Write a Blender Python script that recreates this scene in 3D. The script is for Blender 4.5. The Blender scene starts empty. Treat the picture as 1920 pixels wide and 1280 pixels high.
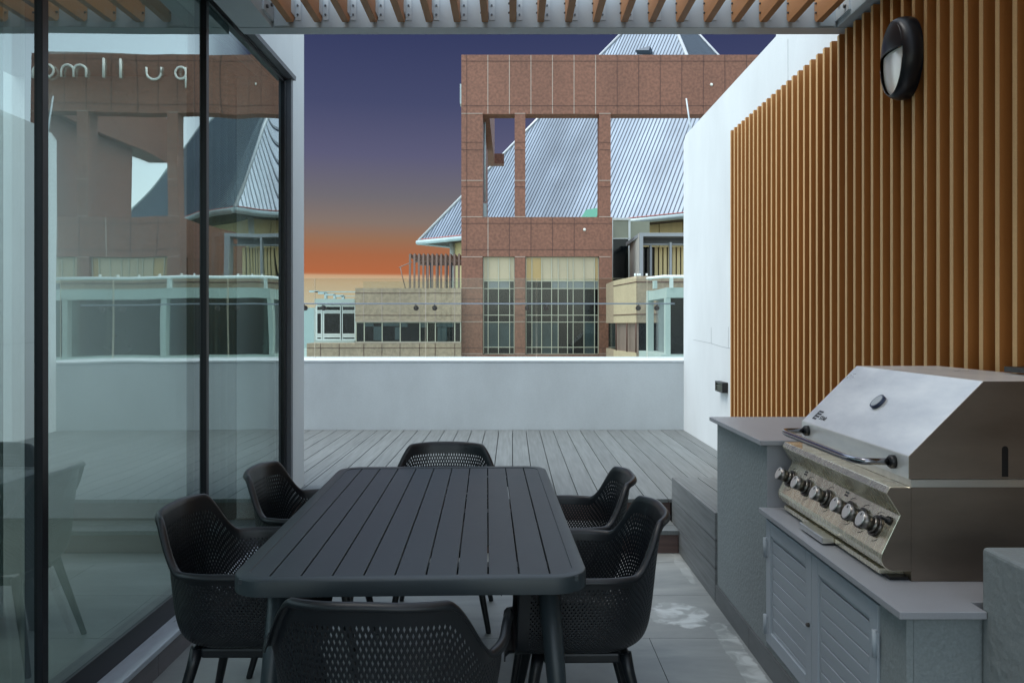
import bpy, math, random
from mathutils import Vector
random.seed(7)
R = math.radians
F, CX, HY, H = 1493.0, 960.0, 608.0, 1.45      # focal length in photo pixels, principal column, horizon row, eye height

# ------------------------------------------------------------------ camera, sky, sun
sc = bpy.context.scene
cam_d = bpy.data.cameras.new('camera'); cam = bpy.data.objects.new('camera', cam_d)
sc.collection.objects.link(cam); sc.camera = cam
cam.location = (0, 0, H); cam.rotation_euler = (R(90), 0, 0)
cam_d.sensor_width = 36; cam_d.lens = 36*F/1920
cam_d.shift_y = -(640-HY)/1920
cam_d.clip_start = 0.05; cam_d.clip_end = 5000
sc.view_settings.view_transform = 'Standard'; sc.view_settings.look = 'None'
EXPO = 1.22
sc.view_settings.exposure = EXPO; sc.view_settings.gamma = 1

def lin(r, g, b):
    f = lambda c: (c/255/12.92) if c/255 <= .04045 else ((c/255+.055)/1.055)**2.4
    return (f(r), f(g), f(b), 1)

SUN_EL, SUN_AZ = R(64), R(-105)         # azimuth measured from +Y, clockwise positive: the light comes from the left, a little behind
w = bpy.data.worlds.new('World'); sc.world = w; w.use_nodes = True
nt = w.node_tree; nt.nodes.clear(); N = nt.nodes.new; L = nt.links.new
out = N('ShaderNodeOutputWorld')
sky = N('ShaderNodeTexSky'); sky.sky_type = 'NISHITA'; sky.sun_disc = False
sky.sun_elevation = SUN_EL; sky.sun_rotation = SUN_AZ % (2*math.pi); sky.air_density = 1.2; sky.dust_density = 1.0; sky.ozone_density = 1.5
bgB = N('ShaderNodeBackground'); bgB.inputs[1].default_value = 0.15
hs = N('ShaderNodeHueSaturation'); hs.inputs['Saturation'].default_value = .45; L(sky.outputs[0], hs.inputs['Color']); tn_ = N('ShaderNodeVectorMath'); tn_.operation = 'MULTIPLY'; L(hs.outputs[0], tn_.inputs[0]); tn_.inputs[1].default_value = (.93, 1.0, .985); L(tn_.outputs[0], bgB.inputs[0])
tc = N('ShaderNodeTexCoord'); sep = N('ShaderNodeSeparateXYZ'); L(tc.outputs['Generated'], sep.inputs[0])
ramp = N('ShaderNodeValToRGB')
cr = ramp.color_ramp
stops = [(-.10,(168,190,182)),(0.0,(206,212,194)),(.022,(214,204,176)),(.052,(208,182,146)),(.060,(198,162,128)),(.0625,(178,104,68)),(.085,(166,104,72)),
         (.105,(150,112,88)),(.125,(132,116,108)),(.155,(112,108,114)),(.205,(92,92,120)),(.265,(70,75,108)),(.345,(53,60,96))]
while len(cr.elements) < len(stops): cr.elements.new(0.5)
mr = N('ShaderNodeMapRange'); mr.inputs[1].default_value = -.1; mr.inputs[2].default_value = .4
L(sep.outputs[2], mr.inputs[0]); L(mr.outputs[0], ramp.inputs[0])
for e, (p, c) in zip(cr.elements, stops): e.position = (p+.1)/.5; e.color = lin(*c)
bgA = N('ShaderNodeBackground'); bgA.inputs[1].default_value = 2**-EXPO; L(ramp.outputs[0], bgA.inputs[0])
def math_n(op, a, b=None, clamp=False):
    n = N('ShaderNodeMath'); n.operation = op; n.use_clamp = clamp
    for i, v in enumerate((a, b)):
        if v is None: continue
        if isinstance(v, (int, float)): n.inputs[i].default_value = v
        else: L(v, n.inputs[i])
    return n.outputs[0]
def smooth(v, a, b):
    n = N('ShaderNodeMapRange'); n.interpolation_type = 'SMOOTHSTEP'; n.inputs[1].default_value = a; n.inputs[2].default_value = b
    L(v, n.inputs[0]); return n.outputs[0]
az = math_n('ARCTAN2', sep.outputs[0], sep.outputs[1])
m1 = smooth(az, R(22.5), R(18.5)); m2 = smooth(az, R(-42), R(-28)); m3 = smooth(sep.outputs[2], .50, .40)
fr = math_n('MULTIPLY', math_n('MULTIPLY', m1, m2), m3)
mx = N('ShaderNodeMixShader'); L(fr, mx.inputs[0]); L(bgB.outputs[0], mx.inputs[1]); L(bgA.outputs[0], mx.inputs[2])
L(mx.outputs[0], out.inputs[0])

sun_d = bpy.data.lights.new('sun', 'SUN'); sun = bpy.data.objects.new('sun', sun_d); sc.collection.objects.link(sun)
sun_d.energy = 0.95; sun_d.angle = R(28); sun_d.color = (1, .95, .88)
dirv = Vector((math.sin(SUN_AZ)*math.cos(SUN_EL), math.cos(SUN_AZ)*math.cos(SUN_EL), math.sin(SUN_EL)))
sun.rotation_euler = dirv.to_track_quat('Z', 'Y').to_euler()

# ------------------------------------------------------------------ materials
def nodes(name):
    m = bpy.data.materials.new(name); m.use_nodes = True
    return m, m.node_tree, m.node_tree.nodes['Principled BSDF']
def pbr(name, col, rough=.6, metal=0, var=0, vscale=4, bump=0, bscale=60, stretch=(1,1,1), spec=.5, island=0, col2=None, speck=0, speckscale=30, rvar=0):
    m, t, b = nodes(name); n = t.nodes.new; l = t.links.new
    b.inputs['Roughness'].default_value = rough; b.inputs['Metallic'].default_value = metal
    b.inputs['Specular IOR Level'].default_value = spec
    c = lin(*col); b.inputs['Base Color'].default_value = c
    tcn = n('ShaderNodeTexCoord'); mp = n('ShaderNodeMapping'); mp.inputs['Scale'].default_value = stretch
    l(tcn.outputs['Object'], mp.inputs[0])
    cur = None
    if var or col2:
        nz = n('ShaderNodeTexNoise'); nz.inputs['Scale'].default_value = vscale; nz.inputs['Detail'].default_value = 6; nz.inputs['Roughness'].default_value = .6
        l(mp.outputs[0], nz.inputs[0])
        rp = n('ShaderNodeValToRGB'); l(nz.outputs[0], rp.inputs[0])
        rp.color_ramp.elements[0].position = .3; rp.color_ramp.elements[1].position = .7
        if col2: rp.color_ramp.elements[0].color = lin(*col2); rp.color_ramp.elements[1].color = c
        else:
            rp.color_ramp.elements[0].color = tuple(x*(1-var) for x in c[:3])+(1,); rp.color_ramp.elements[1].color = tuple(min(1,x*(1+var)) for x in c[:3])+(1,)
        cur = rp.outputs[0]
        if rvar:
            r2 = n('ShaderNodeMapRange'); r2.inputs[3].default_value = rough-rvar; r2.inputs[4].default_value = rough+rvar
            l(nz.outputs[0], r2.inputs[0]); l(r2.outputs[0], b.inputs['Roughness'])
    if speck:
        nz = n('ShaderNodeTexNoise'); nz.inputs['Scale'].default_value = speckscale; nz.inputs['Detail'].default_value = 2
        l(tcn.outputs['Object'], nz.inputs[0])
        r3 = n('ShaderNodeMapRange'); r3.inputs[1].default_value = .35; r3.inputs[2].default_value = .65; r3.inputs[3].default_value = 1-speck; r3.inputs[4].default_value = 1+speck
        l(nz.outputs[0], r3.inputs[0])
        mm = n('ShaderNodeVectorMath'); mm.operation = 'SCALE'; l(r3.outputs[0], mm.inputs[3])
        if cur: l(cur, mm.inputs[0])
        else: mm.inputs[0].default_value = c[:3]
        cur = mm.outputs[0]
    if island:
        g = n('ShaderNodeNewGeometry'); r3 = n('ShaderNodeMapRange'); r3.inputs[3].default_value = 1-island; r3.inputs[4].default_value = 1+island
        l(g.outputs['Random Per Island'], r3.inputs[0])
        mm = n('ShaderNodeVectorMath'); mm.operation = 'SCALE'; l(r3.outputs[0], mm.inputs[3])
        if cur: l(cur, mm.inputs[0])
        else: mm.inputs[0].default_value = c[:3]
        cur = mm.outputs[0]
    if cur: l(cur, b.inputs['Base Color'])
    if bump:
        nz = n('ShaderNodeTexNoise'); nz.inputs['Scale'].default_value = bscale; nz.inputs['Detail'].default_value = 5
        l(mp.outputs[0], nz.inputs[0]); bp = n('ShaderNodeBump'); bp.inputs['Strength'].default_value = 1; bp.inputs['Distance'].default_value = bump
        l(nz.outputs[0], bp.inputs['Height']); l(bp.outputs[0], b.inputs['Normal'])
    return m
def glass(name, tint, ref0, ref90, gloss=(.95,.97,1), wave=0, wscale=1.2, power=3.0):
    m = bpy.data.materials.new(name); m.use_nodes = True; t = m.node_tree; t.nodes.clear(); n = t.nodes.new; l = t.links.new
    o = n('ShaderNodeOutputMaterial'); tr = n('ShaderNodeBsdfTransparent'); tr.inputs[0].default_value = tint+(1,)
    gl = n('ShaderNodeBsdfGlossy'); gl.inputs[0].default_value = gloss+(1,); gl.inputs['Roughness'].default_value = 0.0
    lw = n('ShaderNodeLayerWeight'); lw.inputs[0].default_value = .5
    pw = n('ShaderNodeMath'); pw.operation = 'POWER'; l(lw.outputs['Facing'], pw.inputs[0]); pw.inputs[1].default_value = power
    mr = n('ShaderNodeMapRange'); mr.inputs[3].default_value = ref0; mr.inputs[4].default_value = ref90; l(pw.outputs[0], mr.inputs[0])
    mx = n('ShaderNodeMixShader'); l(mr.outputs[0], mx.inputs[0]); l(tr.outputs[0], mx.inputs[1]); l(gl.outputs[0], mx.inputs[2]); l(mx.outputs[0], o.inputs[0])
    if wave:
        tcn = n('ShaderNodeTexCoord'); mp = n('ShaderNodeMapping'); mp.inputs['Scale'].default_value = (1, 1.0, .8); l(tcn.outputs['Object'], mp.inputs[0])
        nz = n('ShaderNodeTexNoise'); nz.inputs['Scale'].default_value = wscale; nz.inputs['Detail'].default_value = .6; l(mp.outputs[0], nz.inputs[0])
        bp = n('ShaderNodeBump'); bp.inputs['Strength'].default_value = 1; bp.inputs['Distance'].default_value = wave
        l(nz.outputs[0], bp.inputs['Height']); l(bp.outputs[0], gl.inputs['Normal'])
    return m

M = {}
M['white'] = pbr('white_plaster', (205,210,212), .75, var=.06, vscale=1.6, stretch=(1,1,.45), bump=.0012, bscale=25, speck=.015, speckscale=90)
M['parapet'] = pbr('parapet_plaster', (188,195,198), .8, var=.08, vscale=1.8, stretch=(1,1,.6), bump=.0015, bscale=18, speck=.02, speckscale=60)
M['cap'] = pbr('parapet_cap_paint', (214,220,223), .6, var=.02)
M['deck'] = pbr('composite_deck', (105,110,111), .55, var=.22, vscale=3.0, stretch=(14,.7,1), island=.11, bump=.0006, bscale=10)
M['deckface'] = pbr('composite_fascia', (108,112,114), .6, var=.25, vscale=3.0, stretch=(1,.8,16), island=.08, bump=.0006, bscale=14)
M['riser'] = pbr('brown_riser_board', (92,72,68), .55, var=.18, vscale=3.0, stretch=(.8,1,16), island=.06)
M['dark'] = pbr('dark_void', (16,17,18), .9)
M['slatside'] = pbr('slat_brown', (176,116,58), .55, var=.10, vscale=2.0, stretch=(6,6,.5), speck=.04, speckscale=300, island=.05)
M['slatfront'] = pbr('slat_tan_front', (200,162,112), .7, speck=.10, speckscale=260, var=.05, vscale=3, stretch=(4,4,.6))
M['slatback'] = pbr('slat_backing', (70,48,32), .8)
M['rafter'] = pbr('rafter_wood', (164,116,72), .55, var=.12, vscale=2.5, stretch=(6,.6,6), island=.05)
M['steelpaint'] = pbr('painted_steel', (176,188,196), .45, var=.06, vscale=2.5, bump=.0002, bscale=8)
M['bolt'] = pbr('bolt_steel', (90,92,96), .35, metal=.9)
M['bracket'] = pbr('bracket_steel', (190,200,206), .4, var=.05, vscale=10)
M['frame'] = pbr('anodised_frame', (22,24,32), .38, metal=.2)
M['framegrey'] = pbr('grey_flashing', (92,97,104), .5, var=.08, vscale=3)
M['marble'] = pbr('sill_marble', (176,184,194), .3, var=.13, vscale=5, stretch=(3,1,1), rvar=.1)
M['skirt'] = pbr('skirting_tile', (112,108,112), .45, var=.12, vscale=3, stretch=(1,2,8), island=.05)
M['skirtr'] = pbr('plinth_tile', (92,96,98), .45, var=.12, vscale=3, stretch=(1,2,8), island=.05)
M['glass'] = glass('door_glass', (.80,.90,.88), .12, .92, (.68,.76,.75), wave=.0055, wscale=1.1, power=1.7)
M['glassin'] = glass('door_glass_inner', (.86,.92,.90), .07, .60, (.86,.96,.95), wave=.0040, wscale=.9, power=2.2)
M['railglass'] = glass('rail_glass', (.88,.90,.88), .02, .35, power=4)
M['railedge'] = pbr('glass_edge', (196,190,168), .3)
M['chrome'] = pbr('clamp_metal', (92,88,86), .3, metal=.9)
M['rod'] = pbr('rail_rod', (150,156,166), .35, metal=.7)
M['table'] = pbr('table_paint', (46,55,60), .38, var=.10, vscale=2.2, rvar=.06, spec=.45)
M['chair'] = pbr('chair_resin', (15,20,26), .38, bump=.0001, bscale=400)
M['concrete'] = pbr('counter_plaster', (134,142,144), .85, speck=.06, speckscale=120, var=.06, vscale=2.5, bump=.004, bscale=55)
M['rough'] = pbr('block_plaster', (128,135,137), .9, speck=.03, speckscale=80, var=.06, vscale=3, bump=.006, bscale=30)
M['slab'] = pbr('stone_countertop', (152,154,160), .38, var=.03, vscale=6, speck=.03, speckscale=350)
M['door'] = pbr('cabinet_paint', (160,169,178), .42, var=.02, vscale=3)
M['ss'] = pbr('brushed_steel', (226,225,220), .34, metal=1, var=.10, vscale=2.2, stretch=(1,12,1), rvar=.08, bump=.00005, bscale=60)
M['ssweather'] = pbr('weathered_steel_panel', (232,224,202), .26, metal=.8, var=.09, vscale=3, stretch=(1,14,.6), rvar=.12)
M['lid'] = pbr('lid_steel', (246,246,244), .30, metal=.45, var=.09, vscale=3.2, stretch=(2,1,3.5), rvar=.08, col2=(214,216,218))
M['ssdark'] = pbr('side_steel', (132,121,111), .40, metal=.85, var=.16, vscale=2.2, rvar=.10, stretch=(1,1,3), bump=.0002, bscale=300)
M['knob'] = pbr('knob_metal', (120,116,112), .3, metal=.9)
M['knobface'] = pbr('knob_face', (225,225,222), .3, metal=.8)
M['black'] = pbr('black_plastic', (16,16,19), .4)
M['lampblack'] = pbr('lamp_black', (30,33,40), .33, metal=.2)
M['lens'] = pbr('lamp_lens', (236,236,232), .12, spec=.9)
M['gaugering'] = pbr('gauge_ring', (52,62,84), .3, metal=.5)
M['gaugeface'] = pbr('gauge_face', (190,196,200), .15)
M['louver'] = pbr('louver_metal', (150,156,146), .35, metal=.6)
M['inwall'] = pbr('interior_wall', (124,134,132), .8, var=.04)
M['infloor'] = pbr('interior_floor', (96,104,102), .45, var=.08, vscale=1.2, stretch=(.6,3,1))
M['ceil'] = pbr('interior_ceiling', (150,152,150), .8)
M['curtain'] = pbr('curtain_cloth', (120,130,130), .9, var=.05)
# far buildings
M['granite'] = pbr('red_granite', (128,87,70), .6, speck=.20, speckscale=7, var=.10, vscale=.5)
M['grout'] = pbr('pale_joint', (172,154,142), .7)
M['groutdk'] = pbr('dark_joint', (92,66,60), .8)
M['roofm'] = pbr('zinc_roof', (118,132,147), .34, metal=.45, var=.42, vscale=.085, rvar=.10, stretch=(1,1,.7), island=.10)
M['rib'] = pbr('zinc_roof_rib', (78,88,100), .45, metal=.5)
M['ridge'] = pbr('ridge_cap', (190,196,200), .4, metal=.4)
M['gutter'] = pbr('gutter_metal', (176,196,200), .45, metal=.3, var=.15, vscale=.6)
M['redline'] = pbr('red_edge', (186,112,106), .6)
M['greens'] = pbr('green_sheet', (40,130,108), .5)
M['yellow'] = pbr('yellow_panel', (208,192,144), .65, var=.08, vscale=.5, stretch=(4,4,.5), island=.04)
M['soffit'] = pbr('eave_soffit', (70,60,54), .8)
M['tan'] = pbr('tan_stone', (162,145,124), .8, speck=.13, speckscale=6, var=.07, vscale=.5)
M['tanlit'] = pbr('tan_stone_lit', (188,172,144), .8, speck=.05, speckscale=6, var=.06, vscale=.8, stretch=(2,2,.3))  # lit copy of the tan stone: yellow light put into the colour
M['mint'] = pbr('mint_cladding', (174,190,186), .5, var=.04, vscale=.8)
M['mull'] = pbr('mullion_cream', (184,184,166), .5)
M['winframe'] = pbr('white_window_frame', (212,222,220), .5)
def winmat(name, col, rough=.08, met=0, var=.3, vscale=.5, spec=.6):
    return pbr(name, col, rough, met, var=var, vscale=vscale, spec=spec)
M['wdark'] = winmat('dark_window_glass', (15,21,24), spec=.3)
M['wteal'] = winmat('blind_window_glass', (56,70,72), .15, var=.25, vscale=.9, spec=.3)
M['wcream'] = winmat('cream_blind_sky_glass', (182,170,142), .25, var=.10)  # cream blinds together with the mirrored sky, put into one pane colour
M['wamber'] = winmat('amber_window_glass', (178,150,96), .15, var=.15)
M['whaze'] = winmat('grey_window_glass', (112,120,124), .12, var=.15)
M['greygreen'] = winmat('grey_green_panel', (132,138,120), .35, var=.10)
M['greymetal'] = pbr('grey_canopy', (138,146,152), .5, var=.05, vscale=1)
M['ribgrey'] = pbr('ribbed_grey', (172,172,166), .5, var=.04)
M['steelbrown'] = pbr('weathered_post', (128,112,104), .6, var=.1)
M['sign'] = pbr('sign_white', (236,238,232), .4)
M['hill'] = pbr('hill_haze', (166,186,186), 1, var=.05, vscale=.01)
M['ground'] = pbr('ground_pale', (150,170,165), 1, var=.08, vscale=.02)  # pale tint puts the distant mist into the ground colour

# ------------------------------------------------------------------ mesh helpers
COL = sc.collection
class MB:
    def __init__(s): s.v=[]; s.f=[]; s.mi=[]; s.sm=[]
    def poly(s, pts, faces, mi=0, sm=False):
        o=len(s.v); s.v += [tuple(p) for p in pts]
        for f in faces: s.f.append([i+o for i in f]); s.mi.append(mi); s.sm.append(sm)
        return s
    def box(s, x0,x1,y0,y1,z0,z1, mi=0):
        s.poly([(x0,y0,z0),(x1,y0,z0),(x1,y1,z0),(x0,y1,z0),(x0,y0,z1),(x1,y0,z1),(x1,y1,z1),(x0,y1,z1)],
               [(0,3,2,1),(4,5,6,7),(0,1,5,4),(1,2,6,5),(2,3,7,6),(3,0,4,7)], mi)
        return s
    def hexa(s, p, mi=0):      # 8 points, bottom 4 then top 4
        s.poly(p, [(0,3,2,1),(4,5,6,7),(0,1,5,4),(1,2,6,5),(2,3,7,6),(3,0,4,7)], mi); return s
    def prism(s, pts, a, b, axis='y', mi=0, sm=False):    # polygon (u,v) swept along axis
        n=len(pts)
        def P(u,v,t): return {'y':(u,t,v),'x':(t,u,v),'z':(u,v,t)}[axis]
        vs=[P(u,v,a) for u,v in pts]+[P(u,v,b) for u,v in pts]
        o=len(s.v); s.v+=vs
        for f in (list(range(n)), [n+i for i in reversed(range(n))]): s.f.append([i+o for i in f]); s.mi.append(mi); s.sm.append(False)
        for i in range(n):
            j=(i+1)%n; s.f.append([o+i,o+n+i,o+n+j,o+j]); s.mi.append(mi); s.sm.append(sm)
        return s
    def tube(s, pts, r, seg=10, mi=0, caps=True, sm=True):
        pts=[Vector(p) for p in pts]; n=len(pts)
        rr = r if isinstance(r,(list,tuple)) else [r]*n
        o=len(s.v); prev=None
        for i,p in enumerate(pts):
            d=(pts[min(i+1,n-1)]-pts[max(i-1,0)]).normalized()
            if prev is None:
                a=Vector((0,0,1)) if abs(d.z)<.9 else Vector((1,0,0))
                u=d.cross(a).normalized()
            else: u=(prev-d*prev.dot(d)).normalized()
            prev=u; v=d.cross(u)
            for k in range(seg):
                t=2*math.pi*k/seg; s.v.append(tuple(p+(u*math.cos(t)+v*math.sin(t))*rr[i]))
        for i in range(n-1):
            for k in range(seg):
                k2=(k+1)%seg; s.f.append([o+i*seg+k,o+i*seg+k2,o+(i+1)*seg+k2,o+(i+1)*seg+k]); s.mi.append(mi); s.sm.append(sm)
        if caps:
            s.f.append([o+k for k in reversed(range(seg))]); s.mi.append(mi); s.sm.append(False)
            s.f.append([o+(n-1)*seg+k for k in range(seg)]); s.mi.append(mi); s.sm.append(False)
        return s
    def build(s, name, mats, parent=None, loc=None, fix=True):
        me=bpy.data.meshes.new(name); me.from_pydata(s.v,[],s.f)
        if not isinstance(mats,(list,tuple)): mats=[mats]
        for m in mats: me.materials.append(M[m] if isinstance(m,str) else m)
        me.polygons.foreach_set('material_index', s.mi); me.polygons.foreach_set('use_smooth', s.sm)
        me.update()
        if fix:
            import bmesh
            bm=bmesh.new(); bm.from_mesh(me); bmesh.ops.recalc_face_normals(bm, faces=bm.faces); bm.to_mesh(me); bm.free()
        o=bpy.data.objects.new(name, me); COL.objects.link(o)
        if parent: o.parent=parent
        if loc: o.location=loc
        return o
def bevel(o, w=.004, seg=2):
    b=o.modifiers.new('bevel','BEVEL'); b.width=w; b.segments=seg; b.limit_method='ANGLE'; b.angle_limit=R(40); return o
def absorb(mb, other, mi):
    o=len(mb.v); mb.v+=other.v; mb.f+=[[i+o for i in f] for f in other.f]; mb.mi+=[mi]*len(other.f); mb.sm+=other.sm
def tag(o, label, cat, group=None):
    o['label']=label; o['category']=cat
    if group: o['group']=group
    return o
def thing(name, label, cat, loc=(0,0,0), rz=0, group=None):
    o=bpy.data.objects.new(name,None); COL.objects.link(o); o.location=loc; o.rotation_euler=(0,0,rz); o.empty_display_size=.2
    return tag(o,label,cat,group)
def struct(o): o['kind']='structure'; return o
def copy_tree(o, parent=None):
    c=o.copy(); COL.objects.link(c)
    if parent: c.parent=parent
    for ch in list(o.children): copy_tree(ch,c)
    return c
def PX(x, D): return (x-CX)*D/F
def PZ(y, D): return H-(y-HY)*D/F

# ------------------------------------------------------------------ terrace setting
ZD, ZS = .291, .1456                    # deck level, step level
YS, YD, YP = 5.05, 5.31, 8.77           # step riser, deck edge, parapet face
XW, XG = 1.89, -1.535                   # right wall face, glazing plane
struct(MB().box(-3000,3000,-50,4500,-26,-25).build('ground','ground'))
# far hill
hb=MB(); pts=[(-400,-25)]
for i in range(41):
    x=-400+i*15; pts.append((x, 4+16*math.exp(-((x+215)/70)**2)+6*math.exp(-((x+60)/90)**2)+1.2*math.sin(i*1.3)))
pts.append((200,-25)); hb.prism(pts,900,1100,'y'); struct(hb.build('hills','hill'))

# tile floor: sheets with joints
def tile_mat():
    m,t,b=nodes('floor_tile'); n=t.nodes.new; l=t.links.new
    tcn=n('ShaderNodeTexCoord'); g=n('ShaderNodeNewGeometry')
    nz=n('ShaderNodeTexNoise'); nz.inputs['Scale'].default_value=1.6; nz.inputs['Detail'].default_value=7; nz.inputs['Roughness'].default_value=.65; nz.inputs['Distortion'].default_value=.6
    mp=n('ShaderNodeMapping'); mp.inputs['Scale'].default_value=(.8,2.4,1); l(tcn.outputs['Object'],mp.inputs[0]); l(mp.outputs[0],nz.inputs[0])
    rp=n('ShaderNodeValToRGB'); l(nz.outputs[0],rp.inputs[0]); rp.color_ramp.elements[0].position=.3; rp.color_ramp.elements[1].position=.72
    rp.color_ramp.elements[0].color=lin(122,127,127); rp.color_ramp.elements[1].color=lin(160,163,161)
    r3=n('ShaderNodeMapRange'); r3.inputs[3].default_value=.93; r3.inputs[4].default_value=1.06; l(g.outputs['Random Per Island'],r3.inputs[0])
    mm=n('ShaderNodeVectorMath'); mm.operation='SCALE'; l(rp.outputs[0],mm.inputs[0]); l(r3.outputs[0],mm.inputs[3])
    # dried white mineral stains, each a shape of its own
    sp=n('ShaderNodeSeparateXYZ'); l(tcn.outputs['Object'],sp.inputs[0])
    def mt(op,a,b2=None):
        k=n('ShaderNodeMath'); k.operation=op
        for i,v in enumerate((a,b2)):
            if v is None: continue
            if isinstance(v,(int,float)): k.inputs[i].default_value=v
            else: l(v,k.inputs[i])
        return k.outputs[0]
    nd=n('ShaderNodeTexNoise'); nd.inputs['Scale'].default_value=9; nd.inputs['Detail'].default_value=6; l(tcn.outputs['Object'],nd.inputs[0])
    n2=n('ShaderNodeTexNoise'); n2.inputs['Scale'].default_value=11; n2.inputs['Detail'].default_value=7; n2.inputs['Distortion'].default_value=.7; l(tcn.outputs['Object'],n2.inputs[0])
    tot=None
    for (x,y,a,c,k) in [(.83,3.98,.15,.16,1.0),(.99,3.60,.05,.30,.6),(1.0,3.2,.05,.35,.8),(1.02,4.75,.03,.3,.35)]:
        d=mt('ADD',mt('POWER',mt('ABSOLUTE',mt('DIVIDE',mt('SUBTRACT',sp.outputs[0],x),a)),2),mt('POWER',mt('ABSOLUTE',mt('DIVIDE',mt('SUBTRACT',sp.outputs[1],y),c)),2))
        d=mt('ADD',d,mt('MULTIPLY',mt('SUBTRACT',nd.outputs[0],.5),2.4))
        q=n('ShaderNodeMapRange'); q.inputs[1].default_value=1.05; q.inputs[2].default_value=.8; q.inputs[4].default_value=k; l(d,q.inputs[0])
        tot=q.outputs[0] if tot is None else mt('MAXIMUM',tot,q.outputs[0])
    q=n('ShaderNodeMapRange'); q.inputs[1].default_value=.42; q.inputs[2].default_value=.60; q.inputs[3].default_value=.12; q.inputs[4].default_value=.62; l(n2.outputs[0],q.inputs[0])
    tot=mt('MULTIPLY',tot,q.outputs[0])
    mc=n('ShaderNodeMix'); mc.data_type='RGBA'; l(tot,mc.inputs[0]); l(mm.outputs[0],mc.inputs[6]); mc.inputs[7].default_value=lin(222,228,228)
    l(mc.outputs[2],b.inputs['Base Color']); 
    r4=n('ShaderNodeMapRange'); r4.inputs[3].default_value=.38; r4.inputs[4].default_value=.6; l(nz.outputs[0],r4.inputs[0]); l(r4.outputs[0],b.inputs['Roughness'])
    return m
M['tile']=tile_mat()
fl=MB(); rows=[]; y=4.27+.585*2
k=0
while y>-2:
    off={0:.035,1:.635}[k%2]
    x=off-1.2*3
    while x<1.1:
        a=max(x,-1.47); b=min(x+1.2,1.075)
        if b-a>.02: fl.box(a+.0015,b-.0015,y-.585+.0015,y-.0015,-.02,0)
        x+=1.2
    y-=.585; k+=1
floor=struct(fl.build('terrace_floor','tile'))
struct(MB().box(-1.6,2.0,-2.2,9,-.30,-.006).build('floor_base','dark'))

# deck and steps
dk=MB(); x=.005-.148*45
while x<XW-.01:
    a=x+.003; b=min(x+.145, XW-.004); y0=YD-.015 if b>-1.50 else 5.77
    if b>-1.50 and a<-1.50: dk.box(a,-1.503,5.77,YP-.004,ZD-.025,ZD); dk.box(-1.502,b,y0 if False else 5.75,YP-.004,ZD-.025,ZD); dk.box(-1.495,b,y0,5.749,ZD-.025,ZD)
    else:
        dk.box(a,b,y0,YP-.004,ZD-.025,ZD)
    x+=.148
struct(bevel(dk.build('deck','deck'),.002,1))
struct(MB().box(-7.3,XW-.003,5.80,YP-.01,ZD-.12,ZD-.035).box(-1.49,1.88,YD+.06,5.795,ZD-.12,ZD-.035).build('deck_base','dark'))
st=MB()
st.box(-1.47,1.056,YD+.001,YD+.02,ZS+.001,ZD-.027,1)                 # upper riser
st.box(-1.47,1.056,YS-.014,YS+.125,ZS-.025,ZS,0); st.box(-1.47,1.056,YS+.131,YD-.002,ZS-.025,ZS,0)
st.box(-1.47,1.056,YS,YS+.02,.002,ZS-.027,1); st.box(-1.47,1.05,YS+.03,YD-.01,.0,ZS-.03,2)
struct(st.build('deck_steps',['deck','riser','dark']))
# raised timber platform on the right
pl=thing('timber_bench','raised grey decking platform with three board side beside the plastered counter','deck platform',(0,0,0))
f=MB(); y0,y1=4.155,5.272
def zt(zf,y): return zf+(5.272-y)*.026
for z0,z1 in ((.003,.146),(.151,.292),(.297,.438)):
    d0 = 0 if z0<.01 else 1
    f.hexa([(1.0585,y0,zt(z0,y0) if d0 else z0),(1.079,y0,zt(z0,y0) if d0 else z0),(1.079,y1,z0),(1.0585,y1,z0),(1.0585,y0,zt(z1,y0)),(1.079,y0,zt(z1,y0)),(1.079,y1,z1),(1.0585,y1,z1)])
f.build('side_board','deckface',pl)
t=MB(); x=1.081
while x<XW-.02:
    b=min(x+.142,XW-.004); t.hexa([(x,y0,zt(.413,y0)),(b,y0,zt(.413,y0)),(b,y1,.413),(x,y1,.413),(x,y0,zt(.438,y0)),(b,y0,zt(.438,y0)),(b,y1,.438),(x,y1,.438)]); x+=.148
t.build('top_board','deck',pl)
MB().box(1.081,XW-.004,y1-.02,y1,.297,.41).build('end_board','deckface',pl)

# parapet
pp=thing('parapet_wall','low white rendered parapet wall across the end of the deck under the glass rail','wall')
bevel(MB().box(-7.3,XW+.28,YP,YP+.90,-.3,1.035).build('wall_body','parapet',pp),.01)
bevel(MB().box(-7.3,XW-.002,YP-.006,YP,1.0355,1.058).box(-7.3,XW+.28,YP+.0002,YP+.93,1.0355,1.058).build('coping','cap',pp),.006)
# white side wall with stepped top and fine cracks
ww=thing('side_wall','tall white rendered side wall behind the tan slat screen, higher near the pergola','wall')
wb=MB(); wb.prism([(-2.2,-.3),(YP-.001,-.3),(YP-.001,3.45),(YP-.10,3.51),(5.70,3.51),(5.70,4.1),(-2.2,4.1)],XW,XW+.28,'x')
wb.build('wall_body','white',ww)
ck=MB()
for pts in ([(8.3,1.29),(7.9,1.28),(7.55,1.27),(7.2,1.25),(6.8,1.24)],[(7.55,1.27),(7.553,1.42)],[(6.95,1.245),(6.953,1.43)],[(5.45,2.2),(5.452,3.4)]):
    for a,b in zip(pts,pts[1:]): ck.tube([(XW-.0003,a[0],a[1]),(XW-.0003,b[0],b[1])],.0012,4,caps=False)
ck.build('hairline_crack','groutdk' if False else 'framegrey',ww)
tag(MB().tube([(1.985,8.75,3.43),(1.915,8.75,3.93)],.008,8).build('lightning_rod','bracket'),'thin white rod leaning up from the top of the side wall','rod')

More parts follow.
